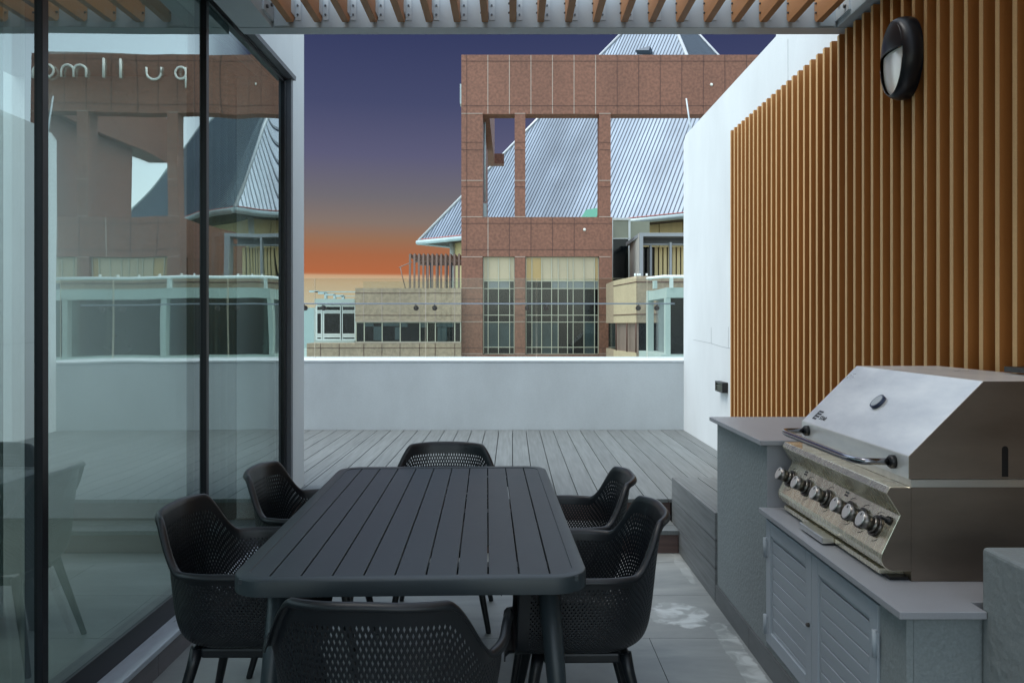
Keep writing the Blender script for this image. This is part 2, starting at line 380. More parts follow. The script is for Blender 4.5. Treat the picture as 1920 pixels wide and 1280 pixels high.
# glass balustrade on the parapet
gr=thing('glass_railing','frameless glass railing with thin rod and round clamps standing on the parapet','railing')
YR=9.30
xs=[590-208*j for j in (6,5,4,3,2,1)]+[590,798,1006,1213.5]
X_=[PX(x,YR) for x in xs]+[XW+.26]
zt_=PZ(522,YR)
for a,b in zip(X_,X_[1:]):
    g=MB().box(a+.006,b-.006,YR,YR+.012,1.06,zt_).build('glass_panel','railglass',gr)
    MB().box(a+.0045,a+.006,YR,YR+.012,1.06,zt_).box(b-.006,b-.0045,YR,YR+.012,1.06,zt_).box(a+.006,b-.006,YR,YR+.012,zt_,zt_+.0015).build('glass_edge','railedge',g)
MB().tube([(X_[0],YR-.055,PZ(569.5,YR)),(XW-.002,YR-.055,PZ(569.5,YR))],.0085,10).build('rod','rod',gr)
for xj in X_[1:-1]:
    for sgn in (-1,1):
        cx=xj+sgn*.108; cz=PZ(577.5,YR)
        c=MB().tube([(cx,YR-.030,cz),(cx,YR-.001,cz)],[.030,.030],18).tube([(cx,YR-.050,cz),(cx,YR-.030,cz)],[.010,.020],12).tube([(cx,YR-.05,cz),(cx,YR-.055,PZ(569.5,YR))],.006,8)
        c.build('clamp','chrome',gr)

# slat screen on side wall
sl=thing('slat_screen','tall screen of tan and brown vertical slats fixed to the white side wall','slat screen')
s=MB(); y=6.64; XS=1.82
while y>1.3:
    z0=.30
    # side faces brown, front strip tan: front strip 2 mm proud
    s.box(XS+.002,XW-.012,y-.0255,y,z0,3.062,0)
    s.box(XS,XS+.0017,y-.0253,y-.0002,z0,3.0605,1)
    y-=.1042+random.uniform(-.0008,.0008)
s.build('slats',['slatside','slatfront'],sl)
MB().box(XW-.011,XW-.001,1.25,6.64,.3,3.05).build('backing_board','slatback',sl)

# ------------------------------------------------------------------ left side: glazing, room, white end wall
lw=thing('left_house_wall','white rendered house wall above and at the far end of the glass doors','wall')
MB().box(-7.3,-1.50,5.434,5.742,-.3,3.75).box(-1.75,-1.50,-2.2,5.432,3.142,3.75).build('wall_body','white',lw)
gd=thing('glass_doors','tall black framed glazed doors reflecting the terrace and the buildings','glass doors')
fr=MB()
posts=[5.36,3.985,2.60,1.22,-.16,-1.54]
for i,yc in enumerate(posts):
    w_=.05 if i else .06
    fr.box(XG-.016,XG+.012,yc-.017 if i else yc-.021,yc+.017,.224,3.08)
    fr.box(XG-.050,XG-.0165,yc-.012,yc+.012,.224,3.08,1)
bevel(fr.build('mullion',['frame','framegrey'],gd),.001,1)
MB().box(XG-.06,XG+.005,-2.2,5.39,.1315,.2235).build('bottom_rail','frame',gd)
MB().box(XG-.06,XG+.0,-2.2,5.39,3.0805,3.11).box(XG+.0,XG+.012,-2.2,5.39,3.1,3.108).build('top_rail','frame',gd)
MB().prism([(XG-.06,3.1105),(-1.475,3.1105),(-1.472,3.137),(-1.50,3.1405),(XG-.06,3.1405)],-2.2,5.433,'y').build('head_flashing','framegrey',gd)
MB().box(XG-.05,-1.495,5.39,5.4335,.1315,3.11).build('end_jamb','framegrey',gd)
tilt=[.0016,-.0010,.0022,-.0012,.001]
for i,(a,b) in enumerate(zip(posts,posts[1:])):
    ya,yb=a-.022,b+.022
    t0=tilt[i]
    MB().poly([(XG-.004+t0,ya,.224),(XG-.004-t0,yb,.224),(XG-.004-t0,yb,3.08),(XG-.004+t0,ya,3.08)],[(0,1,2,3)]).build('outer_pane','glass',gd,fix=False)
    MB().poly([(XG-.036-t0,ya,.224),(XG-.036+t0,yb,.224),(XG-.036+t0,yb,3.08),(XG-.036-t0,ya,3.08)],[(0,1,2,3)]).build('inner_pane','glassin',gd,fix=False)
sill=thing('door_threshold','pale marble sill with brown tiled skirting below the glass doors','sill')
bevel(MB().box(XG-.06,-1.440,-2.2,5.045,.1055,.131).build('sill_stone','marble',sill),.004)
sk=MB(); y=5.045
while y>-2.2: sk.box(-1.50,-1.4585,y-.585,y-.002,.0,.1045); y-=.587
sk.build('skirting_tile','skirt',sill)
rm=thing('living_room','dim grey room seen faintly behind the glass doors','room')
MB().box(-6.5,XG-.07,-2.2,5.43,.05,.13).build('room_floor','infloor',rm)
MB().box(-3.4,-1.76,-2.2,5.43,3.14,3.3).build('ceiling','ceil',rm)  # cut short: opening added behind it so sky light brightens the room
MB().box(-6.6,-6.5,-2.2,5.43,.05,3.14).box(-6.5,-1.6,-2.35,-2.205,.05,3.14).build('room_wall','inwall',rm)
MB().box(-2.6,-2.3,3.3,3.6,.13,3.14).build('column','inwall',rm)
cu=MB(); 
for (cy0,cy1) in ((4.55,5.35),):
    n=40; pts=[]
    for i in range(n+1):
        u=i/n; yy=cy0+(cy1-cy0)*u; pts.append((-1.86+.035*math.sin(u*38),yy))
    o=len(cu.v)
    for (x,yy) in pts: cu.v += [(x,yy,.15),(x,yy,3.1)]
    for i in range(n): cu.f.append([o+2*i,o+2*i+2,o+2*i+3,o+2*i+1]); cu.mi.append(0); cu.sm.append(True)
cu.build('curtain','curtain',rm)
# the rest of the house behind the viewer


# ------------------------------------------------------------------ pergola
pg=thing('pergola','painted steel pergola frame with timber battens over the table','pergola')
YB=4.35
far=bevel(MB().box(-1.498,1.885,YB,YB+.10,3.068,3.36).build('cross_beam','steelpaint',pg),.003)
lb=bevel(MB().box(-1.497,-1.31,-2.0,YB-.002,3.070,3.36).build('side_beam','steelpaint',pg),.003)
rb=bevel(MB().box(1.775,1.884,-2.0,YB-.002,3.070,3.36).build('side_beam','steelpaint',pg),.003)
for sx,xx in ((-1,-1.31),(1,1.775)):
    c=MB().box(min(xx,xx-sx*.012),max(xx,xx-sx*.012),YB-.18,YB-.004,3.10,3.34); c.build('corner_plate','bracket',pg)
    for yy,zz in ((YB-.06,3.17),(YB-.14,3.13),(YB-.06,3.27),(YB-.14,3.27)):
        MB().tube([(xx-sx*.012,yy,zz),(xx-sx*.022,yy,zz)],.010,10).build('bolt','chrome',pg)
    c=MB().box(min(xx-sx*.013,xx-sx*.10),max(xx-sx*.013,xx-sx*.10),YB-.010,YB-.001,3.075,3.34); pc=c.build('corner_plate','bracket',pg)
    MB().tube([(xx-sx*.055,YB-.010,3.26),(xx-sx*.055,YB-.024,3.26)],.014,12).build('bolt','chrome',pg)
for i in range(20):
    xx=-1.205+i*.1512
    r=MB().prism([(YB-.006,3.112),(YB-.030,3.088),(-1.9,3.088),(-1.9,3.235),(YB-.006,3.235)],xx-.018,xx+.018,'x')
    ro=r.build('rafter','rafter',pg)
    MB().box(xx+.0185,xx+.0215,YB-.075,YB-.002,3.125,3.225).box(xx+.0217,xx+.052,YB-.0045,YB-.0015,3.108,3.225).build('bracket','bracket',ro)
    for zz in (3.137,3.187):
        MB().tube([(xx-.018,YB-.035,zz),(xx-.026,YB-.035,zz)],.006,8).build('bolt','bolt',ro)
        MB().tube([(xx+.036,YB-.0045,zz),(xx+.036,YB-.011,zz)],.0055,8).build('bolt','bolt',ro)

# ------------------------------------------------------------------ wall lamp and step light
wl=thing('wall_lamp','black oval eyelid bulkhead lamp fixed high on the slat screen','wall lamp',(XS,3.645,2.665))
def ell(a,b,d,t,cz=0): return (-d, a*math.cos(t), b*math.sin(t)+cz)
prof=[(.126,.184,0),(.130,.187,.014),(.131,.188,.028),(.130,.187,.045),(.126,.183,.060),(.120,.177,.073),(.113,.171,.082),(.107,.166,.085)]
b=MB(); n=56
for a_,b_,d in prof:
    for k in range(n): b.v.append(ell(a_,b_,d,2*math.pi*k/n))
for i in range(len(prof)-1):
    for k in range(n):
        k2=(k+1)%n; b.f.append([i*n+k,i*n+k2,(i+1)*n+k2,(i+1)*n+k]); b.mi.append(0); b.sm.append(True)
b.build('lamp_body','lampblack',wl)
# hood: domed upper part above a slanting cut, lens below
def cutz(yy): return .030-.06*0
hood=MB(); lens=MB(); ng=36
def grid(mb, zlo, zhi, A,B,depth):
    rows=28; o=len(mb.v)
    for j in range(rows+1):
        z=zlo+(zhi-zlo)*j/rows; ww_=A*math.sqrt(max(0,1-(z/B)**2))
        for i in range(ng+1):
            yy=-ww_+2*ww_*i/ng; mb.v.append((-depth(yy,z),yy,z))
    for j in range(rows):
        for i in range(ng):
            q=o+j*(ng+1)+i; mb.f.append([q,q+1,q+ng+2,q+ng+1]); mb.mi.append(0); mb.sm.append(True)
grid(hood,.026,.1655,.1072,.1660,lambda yy,z:.083+.026*max(0,1-(yy/.108)**2-((z-.02)/.148)**2))
grid(lens,-.1655,.027,.1072,.1660,lambda yy,z:.070+.020*max(0,1-(yy/.109)**2-(z/.168)**2))
ho=hood.build('eyelid','lampblack',wl); ho.modifiers.new('s','SOLIDIFY').thickness=.006
lens.build('lens','lens',wl)
ring=[ell(.107,.166,.085,2*math.pi*k/48) for k in range(25,48)]
MB().tube(ring,.0022,6).build('lens_rim','chrome',wl)
sg=thing('step_light','small black louvred step light low on the white side wall','step light',(XW,7.09,.895))
MB().box(-.05,0,-.125,.125,-.045,-.036).box(-.05,0,-.125,.125,.036,.045).box(-.05,0,-.125,-.112,-.036,.036).box(-.05,0,.112,.125,-.036,.036).box(-.012,0,-.112,.112,-.036,.036).build('housing','black',sg)
lv=MB()
for k in range(4):
    z=-.028+k*.014; lv.hexa([(-.048,-.111,z-.006),(-.044,-.111,z-.006),(-.044,.111,z-.006),(-.048,.111,z-.006),(-.024,-.111,z+.005),(-.020,-.111,z+.005),(-.020,.111,z+.005),(-.024,.111,z+.005)])
lv.box(-.046,-.014,-.111,.111,.029,.0355); lv.build('louvre','louver',sg)

# ------------------------------------------------------------------ counter
kc=thing('outdoor_counter','grey plastered kitchen counter with stone tops and two louvred cupboard doors','counter')
XC=1.07
cb=MB(); cb.box(XC,1.812,3.345,4.149,0,.9455); cb.box(XC+.02,1.812,2.16,3.344,0,.6625); cb.box(XC,XC+.019,2.16,2.312,0,.6625); cb.box(XC,XC+.019,2.3125,3.344,.638,.6625); cb.box(XC+.001,XC+.019,2.3125,3.344,0,.118)
cb.build('counter_body','concrete',kc)
bevel(MB().box(1.035,1.815,3.318,4.176,.946,.966).build('upper_countertop','slab',kc),.0015,1)
bevel(MB().prism([(1.035,2.125),(1.268,2.125),(1.268,2.20),(1.815,2.20),(1.815,3.343),(1.035,3.343)],.663,.683,'z').build('lower_countertop','slab',kc),.0015,1)
MB().box(1.0715,1.81,3.3425,3.3448,.6835,.9455).build('splash_panel','slab',kc)
pk=MB(); y=4.145
while y>2.2:
    pk.box(1.0585,1.0695,max(y-.585,2.16),y-.002,.0,.097); y-=.587
pk.box(1.0585,1.0695,.9,2.157,0,.097)
pk.build('plinth','skirtr',kc)
def cupboard(y0,y1,hinge_far):
    d=MB(); z0,z1=.125,.634; xf=XC-.006
    m_=.055
    d.box(xf,XC+.018,y0,y0+m_,z0,z1); d.box(xf,XC+.018,y1-m_,y1,z0,z1); d.box(xf,XC+.018,y0+m_,y1-m_,z0,z0+m_); d.box(xf,XC+.018,y0+m_,y1-m_,z1-m_,z1)
    d.box(xf+.008,xf+.012,y0+m_,y0+m_+.014,z0+m_,z1-m_); d.box(xf+.008,xf+.012,y1-m_-.014,y1-m_,z0+m_,z1-m_)
    d.box(xf+.008,xf+.012,y0+m_+.014,y1-m_-.014,z1-m_-.014,z1-m_); d.box(xf+.008,xf+.012,y0+m_+.014,y1-m_-.014,z0+m_,z0+m_+.014)
    do=bevel(d.build('cupboard_door','door',kc),.0015,1)
    lv=MB(); z=z0+m_+.016; n=7; h=(z1-m_-.016-z)/n
    for k in range(n):
        za=z+k*h; zb=za+h-.003
        lv.hexa([(xf+.0095,y0+m_+.015,za),(xf+.022,y0+m_+.015,za),(xf+.022,y1-m_-.015,za),(xf+.0095,y1-m_-.015,za),(xf+.006,y0+m_+.015,zb),(xf+.022,y0+m_+.015,zb),(xf+.022,y1-m_-.015,zb),(xf+.006,y1-m_-.015,zb)])
    bevel(lv.build('louvre_panel','door',do),.0012,1)
    yh=y1-.006 if hinge_far else y0+.006
    for zz in (.20,.52): MB().tube([(xf-.006,yh,zz-.04),(xf-.006,yh,zz+.04)],.008,10).box(xf-.003,xf-.0005,yh-.018,yh+.018,zz-.035,zz+.035).build('hinge','door',do)
    return do
d1=cupboard(2.832,3.335,True); d2=cupboard(2.318,2.828,False)
MB().tube([(XC-.0065,2.853,.375),(XC-.014,2.853,.375)],.008,12).tube([(XC-.014,2.853,.375),(XC-.017,2.853,.375)],.005,10).build('lock','chrome',d1)
tag(bevel(MB().box(1.270,1.808,.9,2.155,0,.850).build('plaster_block','rough'),.012,3),'rough grey plastered block wall at the near end of the counter','low wall')

# ------------------------------------------------------------------ gas grill
gg=thing('gas_grill','built in stainless gas barbecue with closed lid and six control knobs on the counter','barbecue',(0,0,0))
yn,yf=2.376,3.25
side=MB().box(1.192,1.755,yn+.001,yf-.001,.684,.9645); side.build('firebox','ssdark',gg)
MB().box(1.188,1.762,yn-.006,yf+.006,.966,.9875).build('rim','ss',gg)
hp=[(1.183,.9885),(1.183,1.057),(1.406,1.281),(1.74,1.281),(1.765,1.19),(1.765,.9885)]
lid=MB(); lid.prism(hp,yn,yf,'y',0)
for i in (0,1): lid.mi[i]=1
lo=bevel(lid.build('lid',['lid','ssdark'],gg),.0025,2)
MB().tube([(1.471,yn-.0006,1.078),(1.471,yn+.002,1.078)],.0095,14).box(1.4615,1.4805,yn-.0008,yn+.002,.996,1.078).build('side_slot','black',lo)
MB().box(1.70,1.79,2.45,2.75,1.287,1.305).build('rear_bracket','black',lo)
# gauge
gx,gz=1.183+.223*.514,1.057+.224*.514; gn=Vector((-.224,0,.223)).normalized(); gc=Vector((gx,2.815,gz))
def disc(p,nrm,r,h,mat,name,parent,seg=28,r2=None):
    return MB().tube([p,p+nrm*h],[r,r2 or r],seg).build(name,mat,parent)
ga=disc(gc,gn,.030,.012,'gaugering','gauge',lo); disc(gc+gn*.0122,gn,.024,.001,'gaugeface','gauge_face',ga)
# handle
yh0,yh1=2.463,3.18; zh=1.026
path=[(1.183,yh0,zh),(1.10,yh0+.004,zh)]
for k in range(1,8):
    t=k/8*math.pi/2; path.append((1.10-.032*math.sin(t), yh0+.004+.10*(1-math.cos(t)),zh))
path+= [(1.068,yh0+.106+i*.1,zh) for i in range(0,6)]
q=[(1.10-.032*math.sin(math.pi/2*(8-k)/8), yh1-.004-.10*(1-math.cos(math.pi/2*(8-k)/8)),zh) for k in range(0,8)]
path+=q+[(1.10,yh1-.004,zh),(1.183,yh1,zh)]
M['handle']=pbr('handle_steel',(150,150,156),.18,metal=1)
ha=MB().tube(path,.0108,16).build('handle','handle',lo)
for yy in (yh0,yh1): MB().tube([(1.1825,yy,zh),(1.170,yy,zh),(1.163,yy,zh)],[.021,.021,.015],18).build('handle_mount','black',ha)
# emblem and lettering on the lid
def text_mesh(body,size,name,mat,parent,origin,ux,uy,ext=.0004,shear=0):
    cu=bpy.data.curves.new(name,'FONT'); cu.body=body; cu.size=size; cu.extrude=ext; cu.shear=shear
    tmp=bpy.data.objects.new(name,cu); COL.objects.link(tmp)
    dg=bpy.context.evaluated_depsgraph_get(); me=bpy.data.meshes.new_from_object(tmp.evaluated_get(dg)); COL.objects.unlink(tmp); bpy.data.objects.remove(tmp)
    ux=Vector(ux).normalized(); uy=Vector(uy).normalized(); uz=ux.cross(uy)
    for v in me.vertices: v.co=Vector(origin)+ux*v.co.x+uy*v.co.y+uz*v.co.z
    me.materials.clear(); me.materials.append(M[mat]); o=bpy.data.objects.new(name,me); COL.objects.link(o); o.parent=parent; return o
up=Vector((.223,0,.224)).normalized()
P0=Vector((1.183,0,1.057))+up*.030+gn*.001
text_mesh('STAR',.026,'lettering','black',lo,(P0.x,3.128,P0.z),(0,-1,0),up)
em=MB()
for k in range(4):
    for (s0,s1) in ((0,.030),):
        a=P0+up*(k*.0125-.006); a.y=3.175; c=a+Vector((0,-.036 if k else -.028,0)); bb=c+up*.007; dd=a+up*.007
        em.hexa([a,c,c+gn*.0006,a+gn*.0006,dd,bb,bb+gn*.0006,dd+gn*.0006])
a=P0+up*(-.006); a.y=3.182; c=a+Vector((0,-.007,0)); bb=c+up*.045; dd=a+up*.045
em.hexa([a,c,c+gn*.0006,a+gn*.0006,dd,bb,bb+gn*.0006,dd+gn*.0006])
em.build('emblem','black',lo)
# control panel
cy0,cy1=2.374,3.29
cp=[(1.191,.965),(1.127,.965),(1.116,.946),(1.157,.881),(1.1015,.765),(1.1000,.752),(1.1030,.738),(1.1110,.726),(1.1230,.718),(1.135,.7147),(1.191,.7147)]
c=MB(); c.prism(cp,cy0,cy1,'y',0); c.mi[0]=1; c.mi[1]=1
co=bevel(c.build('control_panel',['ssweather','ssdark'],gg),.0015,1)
pn=Vector((-.915,0,.403)); pu=Vector((.0555,0,.116)).normalized()
pn=Vector((-pu.z,0,pu.x))
ctr=Vector((1.130,0,.825))
for i,yy in enumerate((3.22,3.04,2.85,2.665,2.565,2.465)):
    p=ctr.copy(); p.y=yy
    kb=disc(p-pn*.001,pn,.034,.012,'chrome','knob',co)
    MB().tube([p+pn*.011,p+pn*.022],[.028,.024],24).tube([p+pn*.022,p+pn*.058],[.0235,.0250],24).build('knob_grip','knob',kb)
    MB().tube([p+pn*.058,p+pn*.0605],[.0252,.0235],24).build('knob_cap','knobface',kb)
    e=pu*.014+pn*.0606; MB().tube([p+e+pu*-.004,p+e+pu*.004],.0018,6).build('pointer','black',kb)
mk=MB()
for yy in (3.22,3.04,2.85,2.665,2.565,2.465):
    for (a0,a1) in ((50,95),(225,262)):
        pts=[]
        for k in range(7):
            a=R(a0+(a1-a0)*k/6); q=ctr+pu*(math.sin(a)*.047)+Vector((0,1,0))*(math.cos(a)*.047)+pn*.0002; q.y+=yy; pts.append(q)
        mk.tube(pts,.0010,5)
for yy in (3.115,2.735):
    q=ctr+pu*.040; q.y=yy; 
    for dz in (0,.010):
        qq=q+pu*dz; mk.hexa([qq+Vector((0,-.014,0)),qq+Vector((0,.014,0)),qq+Vector((0,.014,0))+pn*.0006,qq+Vector((0,-.014,0))+pn*.0006,qq+Vector((0,-.014,0))+pu*(.006),qq+Vector((0,.014,0))+pu*(.006),qq+Vector((0,.014,0))+pu*(.006)+pn*.0006,qq+Vector((0,-.014,0))+pu*(.006)+pn*.0006])
mk.build('dial_marks','black',co)
p=ctr+pu*.034; p.y=2.408; MB().tube([p,p+pn*.012,p+pn*.014,p+pn*.034],[.013,.012,.006,.006],14).build('igniter_button','black',co)
tr=thing_t=MB().box(1.117,1.19,2.42,3.27,.694,.7095).build('grease_tray','ssweather',gg)
bevel(MB().box(1.075,1.1165,2.76,2.98,.690,.712).build('tray_handle','ss',tr),.002,1)
MB().box(1.135,1.19,2.39,3.28,.6835,.693).build('base_shadow_frame','black',gg)

# ------------------------------------------------------------------ table
TA=R(1.8)
tb=thing('dining_table','charcoal metal slatted dining table with rounded corners on the tiled terrace','table',(-.311,3.06,0),TA)
Lh,Wh=.872,.500; ZT=.75
def rrect(hx,hy,r,n=10):
    pts=[]
    for cx_,cy_,a0 in ((hx-r,hy-r,0),(-hx+r,hy-r,90),(-hx+r,-hy+r,180),(hx-r,-hy+r,270)):
        for k in range(n+1):
            a=R(a0+90*k/n); pts.append((cx_+r*math.cos(a),cy_+r*math.sin(a)))
    return pts
def ringmesh(layers):   # list of (pts, z) closed loop, consecutive joined, last joins first
    mb=MB(); n=len(layers[0][0])
    for pts,z in layers: mb.v+=[(x,y,z) for x,y in pts]
    m_=len(layers)
    for i in range(m_):
        j=(i+1)%m_
        for k in range(n):
            k2=(k+1)%n; mb.f.append([i*n+k,i*n+k2,j*n+k2,j*n+k]); mb.mi.append(0); mb.sm.append(True)
    return mb
o_=rrect(Wh,Lh,.10); o1=rrect(Wh-.004,Lh-.004,.096); i_=rrect(Wh-.040,Lh-.040,.060); i1=rrect(Wh-.042,Lh-.042,.058)
fr=ringmesh([(o_,ZT-.046),(o_,ZT-.005),(rrect(Wh-.0015,Lh-.0015,.0985),ZT-.0015),(o1,ZT),(i_,ZT),(i1,ZT-.003),(i1,ZT-.046)])
fo=fr.build('table_frame','table',tb)
em_=fo.modifiers.new('e','EDGE_SPLIT'); em_.split_angle=R(50)
pk=MB(); pitch=.0872
for k in range(-5,6):
    x0=max(k*pitch-pitch/2+.0022,-Wh+.02); x1=min(k*pitch+pitch/2-.0022,Wh-.02)
    pk.box(x0,x1,-Lh+.046,Lh-.046,ZT-.016,ZT-.0025)
bevel(pk.build('tabletop_slats','table',tb),.001,1)
# end infill under the slats at both ends (slots stop short of the frame) and cross bars
MB().box(-Wh+.03,Wh-.03,-Lh+.02,-Lh+.0455,ZT-.016,ZT-.0025).build('end_strip','table',tb)
MB().box(-Wh+.03,Wh-.03,Lh-.0455,Lh-.02,ZT-.016,ZT-.0025).build('end_strip','table',tb)
MB().box(-Wh+.05,Wh-.05,-.03,.03,ZT-.05,ZT-.0165).box(-Wh+.05,Wh-.05,-Lh+.16,-Lh+.21,ZT-.06,ZT-.0165).box(-Wh+.05,Wh-.05,Lh-.21,Lh-.16,ZT-.06,ZT-.0165).box(-Wh+.05,-Wh+.08,-Lh+.05,Lh-.05,ZT-.045,ZT-.017).box(Wh-.08,Wh-.05,-Lh+.05,Lh-.05,ZT-.045,ZT-.017).build('under_frame','table',tb)
for sx in (-1,1):
    for sy in (-1,1):
        MB().tube([(sx*(Wh-.105),sy*(Lh-.19),ZT-.045),(sx*(Wh-.045),sy*(Lh-.13),.004)],[.034,.022],20).tube([(sx*(Wh-.045),sy*(Lh-.13),.004),(sx*(Wh-.045),sy*(Lh-.13),0)],.022,16).build('leg','table',tb)

# ------------------------------------------------------------------ chair
def sstep(a,b,x):
    t=max(0,min(1,(x-a)/(b-a))); return t*t*(3-2*t)
def upath(hx, yb, yf_, r, n):
    """U shaped path from front-left round the back to front-right, n+1 points by arc length"""
    pts=[(-hx,yf_)]
    pts.append((-hx,yb+r))
    K=24
    for k in range(1,K+1):
        a=R(180+90*k/K); pts.append((-hx+r+r*math.cos(a), yb+r+r*math.sin(a)))
    pts.append((hx-r,yb))
    for k in range(1,K+1):
        a=R(270+90*k/K); pts.append((hx-r+r*math.cos(a), yb+r+r*math.sin(a)))
    pts.append((hx,yf_))
    d=[0]
    for a,b in zip(pts,pts[1:]): d.append(d[-1]+math.hypot(b[0]-a[0],b[1]-a[1]))
    out_=[]; j=0
    for i in range(n+1):
        t=d[-1]*i/n
        while j<len(d)-2 and d[j+1]<t: j+=1
        u=(t-d[j])/(d[j+1]-d[j]+1e-9); out_.append((pts[j][0]+(pts[j+1][0]-pts[j][0])*u, pts[j][1]+(pts[j+1][1]-pts[j][1])*u))
    return out_
def make_chair(label):
    root=thing('armchair',label,'chair',group='perforated armchairs round the table')
    NS,NT=196,38
    rim=upath(.288,-.280,.215,.245,NS); base=upath(.205,-.185,.225,.15,NS); mid=upath(.262,-.232,.222,.21,NS)
    ZB=.405
    def zr(s):        # rim height along the path
        x,y_=rim[s]
        back=1-sstep(.185,.330,abs(s-NS/2)/(NS/2)*.69)     # 1 at the back, 0 along arms
        z=.662+.160*back
        z-=.014*(abs(x)/.25)**2*back
        z-=.022*sstep(.05,.215,y_)
        return z
    V=[[None]*(NT+1) for _ in range(NS+1)]
    for s in range(NS+1):
        R_=zr(s); bx,by=base[s]; mx_,my=mid[s]; rx,ry=rim[s]
        fwd=sstep(-.05,.22,ry)
        for t in range(NT+1):
            u=t/NT
            # quadratic bezier: base -> mid -> rim
            k1=Vector((bx,by,ZB)); c1=Vector((mx_+(mx_-bx)*.55,my+(my-by)*.45,ZB+.01)); c2=Vector((mx_,my,ZB+(R_-ZB)*.45)); k2=Vector((rx,ry,R_))
            p=k1*(1-u)**3+c1*3*u*(1-u)**2+c2*3*u*u*(1-u)+k2*u**3
            # front ends of the arms sweep back as they drop
            V[s][t]=p
    sh=MB()
    idx={}
    for s in range(NS+1):
        for t in range(NT+1): idx[s,t]=len(sh.v); sh.v.append(tuple(V[s][t]))
    def edge_margin(s,t):
        return (6<=s<NS-6) and (5<=t<NT-3)
    for s in range(NS):
        for t in range(NT):
            a,b,c_,d=idx[s,t],idx[s+1,t],idx[s+1,t+1],idx[s,t+1]
            if (s+t)%2==0 and edge_margin(s,t):
                P=[Vector(sh.v[q]) for q in (a,b,c_,d)]; ce=(P[0]+P[1]+P[2]+P[3])/4
                eB=(P[0]+P[1])/2; eR=(P[1]+P[2])/2; eT=(P[2]+P[3])/2; eL=(P[3]+P[0])/2
                k=1.0; o=len(sh.v)
                sh.v+= [tuple(ce+(e-ce)*f_) for e,f_ in ((eB,.99),(eR,.94),(eT,.99),(eL,.94))]
                B,Rr,T,Lf=o,o+1,o+2,o+3
                for f_ in ([a,b,B],[b,c_,Rr],[c_,d,T],[d,a,Lf],[a,B,Lf],[b,Rr,B],[c_,T,Rr],[d,Lf,T]):
                    sh.f.append(f_); sh.mi.append(0); sh.sm.append(True)
            else:
                sh.f.append([a,b,c_,d]); sh.mi.append(0); sh.sm.append(True)
    # rolled lip along the rim: continues outward and down
    lip=[(.006,.004),(.013,.003),(.019,-.004),(.021,-.013)]
    prev=[idx[s,NT] for s in range(NS+1)]
    for k,(dx,dz) in enumerate(lip):
        cur=[]
        for s in range(NS+1):
            a=rim[max(s-1,0)]; b=rim[min(s+1,NS)]; tx,ty=b[0]-a[0],b[1]-a[1]; l_=math.hypot(tx,ty); nx,ny=ty/l_,-tx/l_
            if nx*rim[s][0]+ny*rim[s][1]<0 and False: nx,ny=-nx,-ny
            p=V[s][NT]; 
            e=1-.5*(1-sstep(0,6,min(s,NS-s)))
            cur.append(len(sh.v)); sh.v.append((p.x-nx*0+(nx if (nx*p.x+ny*(p.y-.0))>0 else -nx)*dx*e, p.y+(ny if (nx*p.x+ny*p.y)>0 else -ny)*dx*e, p.z+dz*e))
        for s in range(NS): sh.f.append([prev[s],prev[s+1],cur[s+1],cur[s]]); sh.mi.append(0); sh.sm.append(True)
        prev=cur
    # seat pan joins the base path left to right
    cols=NS//2; prevr=None
    SN=14
    for s in range(cols+1):
        a=V[s][0]; b=V[NS-s][0]; row=[]
        for k in range(SN+1):
            u=k/SN
            if k==0: row.append(idx[s,0]); continue
            if k==SN: row.append(idx[NS-s,0]); continue
            p=a.lerp(b,u); p.z-=.012*math.sin(math.pi*u); row.append(len(sh.v)); sh.v.append(tuple(p))
        if prevr:
            for k in range(SN):
                f_=[prevr[k],prevr[k+1],row[k+1],row[k]]
                if len(set(f_))==4: sh.f.append(f_); sh.mi.append(0); sh.sm.append(True)
        prevr=row
    # seat front nose
    fr0=[Vector(sh.v[idx[0,0]]).lerp(Vector(sh.v[idx[NS,0]]),k/SN) for k in range(SN+1)]
    o=len(sh.v)
    for j,(dy,dz) in enumerate(((0,0),(.018,-.003),(.030,-.014),(.032,-.03))):
        for k in range(SN+1):
            p=fr0[k]; sh.v.append((p.x,p.y+dy,p.z+dz-.012*math.sin(math.pi*k/SN)*1))
    for j in range(3):
        for k in range(SN):
            q=o+j*(SN+1)+k; sh.f.append([q,q+1,q+SN+2,q+SN+1]); sh.mi.append(0); sh.sm.append(True)
    so=sh.build('shell','chair',root,fix=False)
    md=so.modifiers.new('thick','SOLIDIFY'); md.thickness=.0032; md.offset=0; md.use_rim=True
    # under frame and legs
    uf=MB(); z=.375
    uf.box(-.175,.175,-.150,-.118,z-.022,z+.012); uf.box(-.175,.175,.130,.162,z-.022,z+.012); uf.box(-.175,-.145,-.118,.130,z-.022,z+.012); uf.box(.145,.175,-.118,.130,z-.022,z+.012); uf.box(-.05,.05,-.118,.13,z,z+.02)
    bevel(uf.build('under_frame','chair',root),.008,2)
    for sx in (-1,1):
        for sy in (-1,1):
            ty=.146 if sy>0 else -.134; by=.215 if sy>0 else -.225
            MB().tube([(sx*.160,ty,z+.008),(sx*.172,ty+sy*.012,z-.05),(sx*.235,by,.004),(sx*.235,by,0)],[.022,.019,.0125,.0115],14).build('leg','chair',root)
    return root
spots=[(-.905,2.79,-90,'dark perforated armchair nearest the glass doors at the near left of the table'),
       (-.85,3.50,-91,'dark perforated armchair at the far left of the table beside the glass doors'),
       (.23,2.75,91,'dark perforated armchair at the near right of the table, facing left'),
       (.215,3.36,90,'dark perforated armchair at the far right of the table before the deck steps'),
       (-.345,3.96,180,'dark perforated armchair at the far head of the table, mostly hidden by its top'),
       (-.315,2.075,-3,'dark perforated armchair seen from behind at the near head of the table')]
proto=None
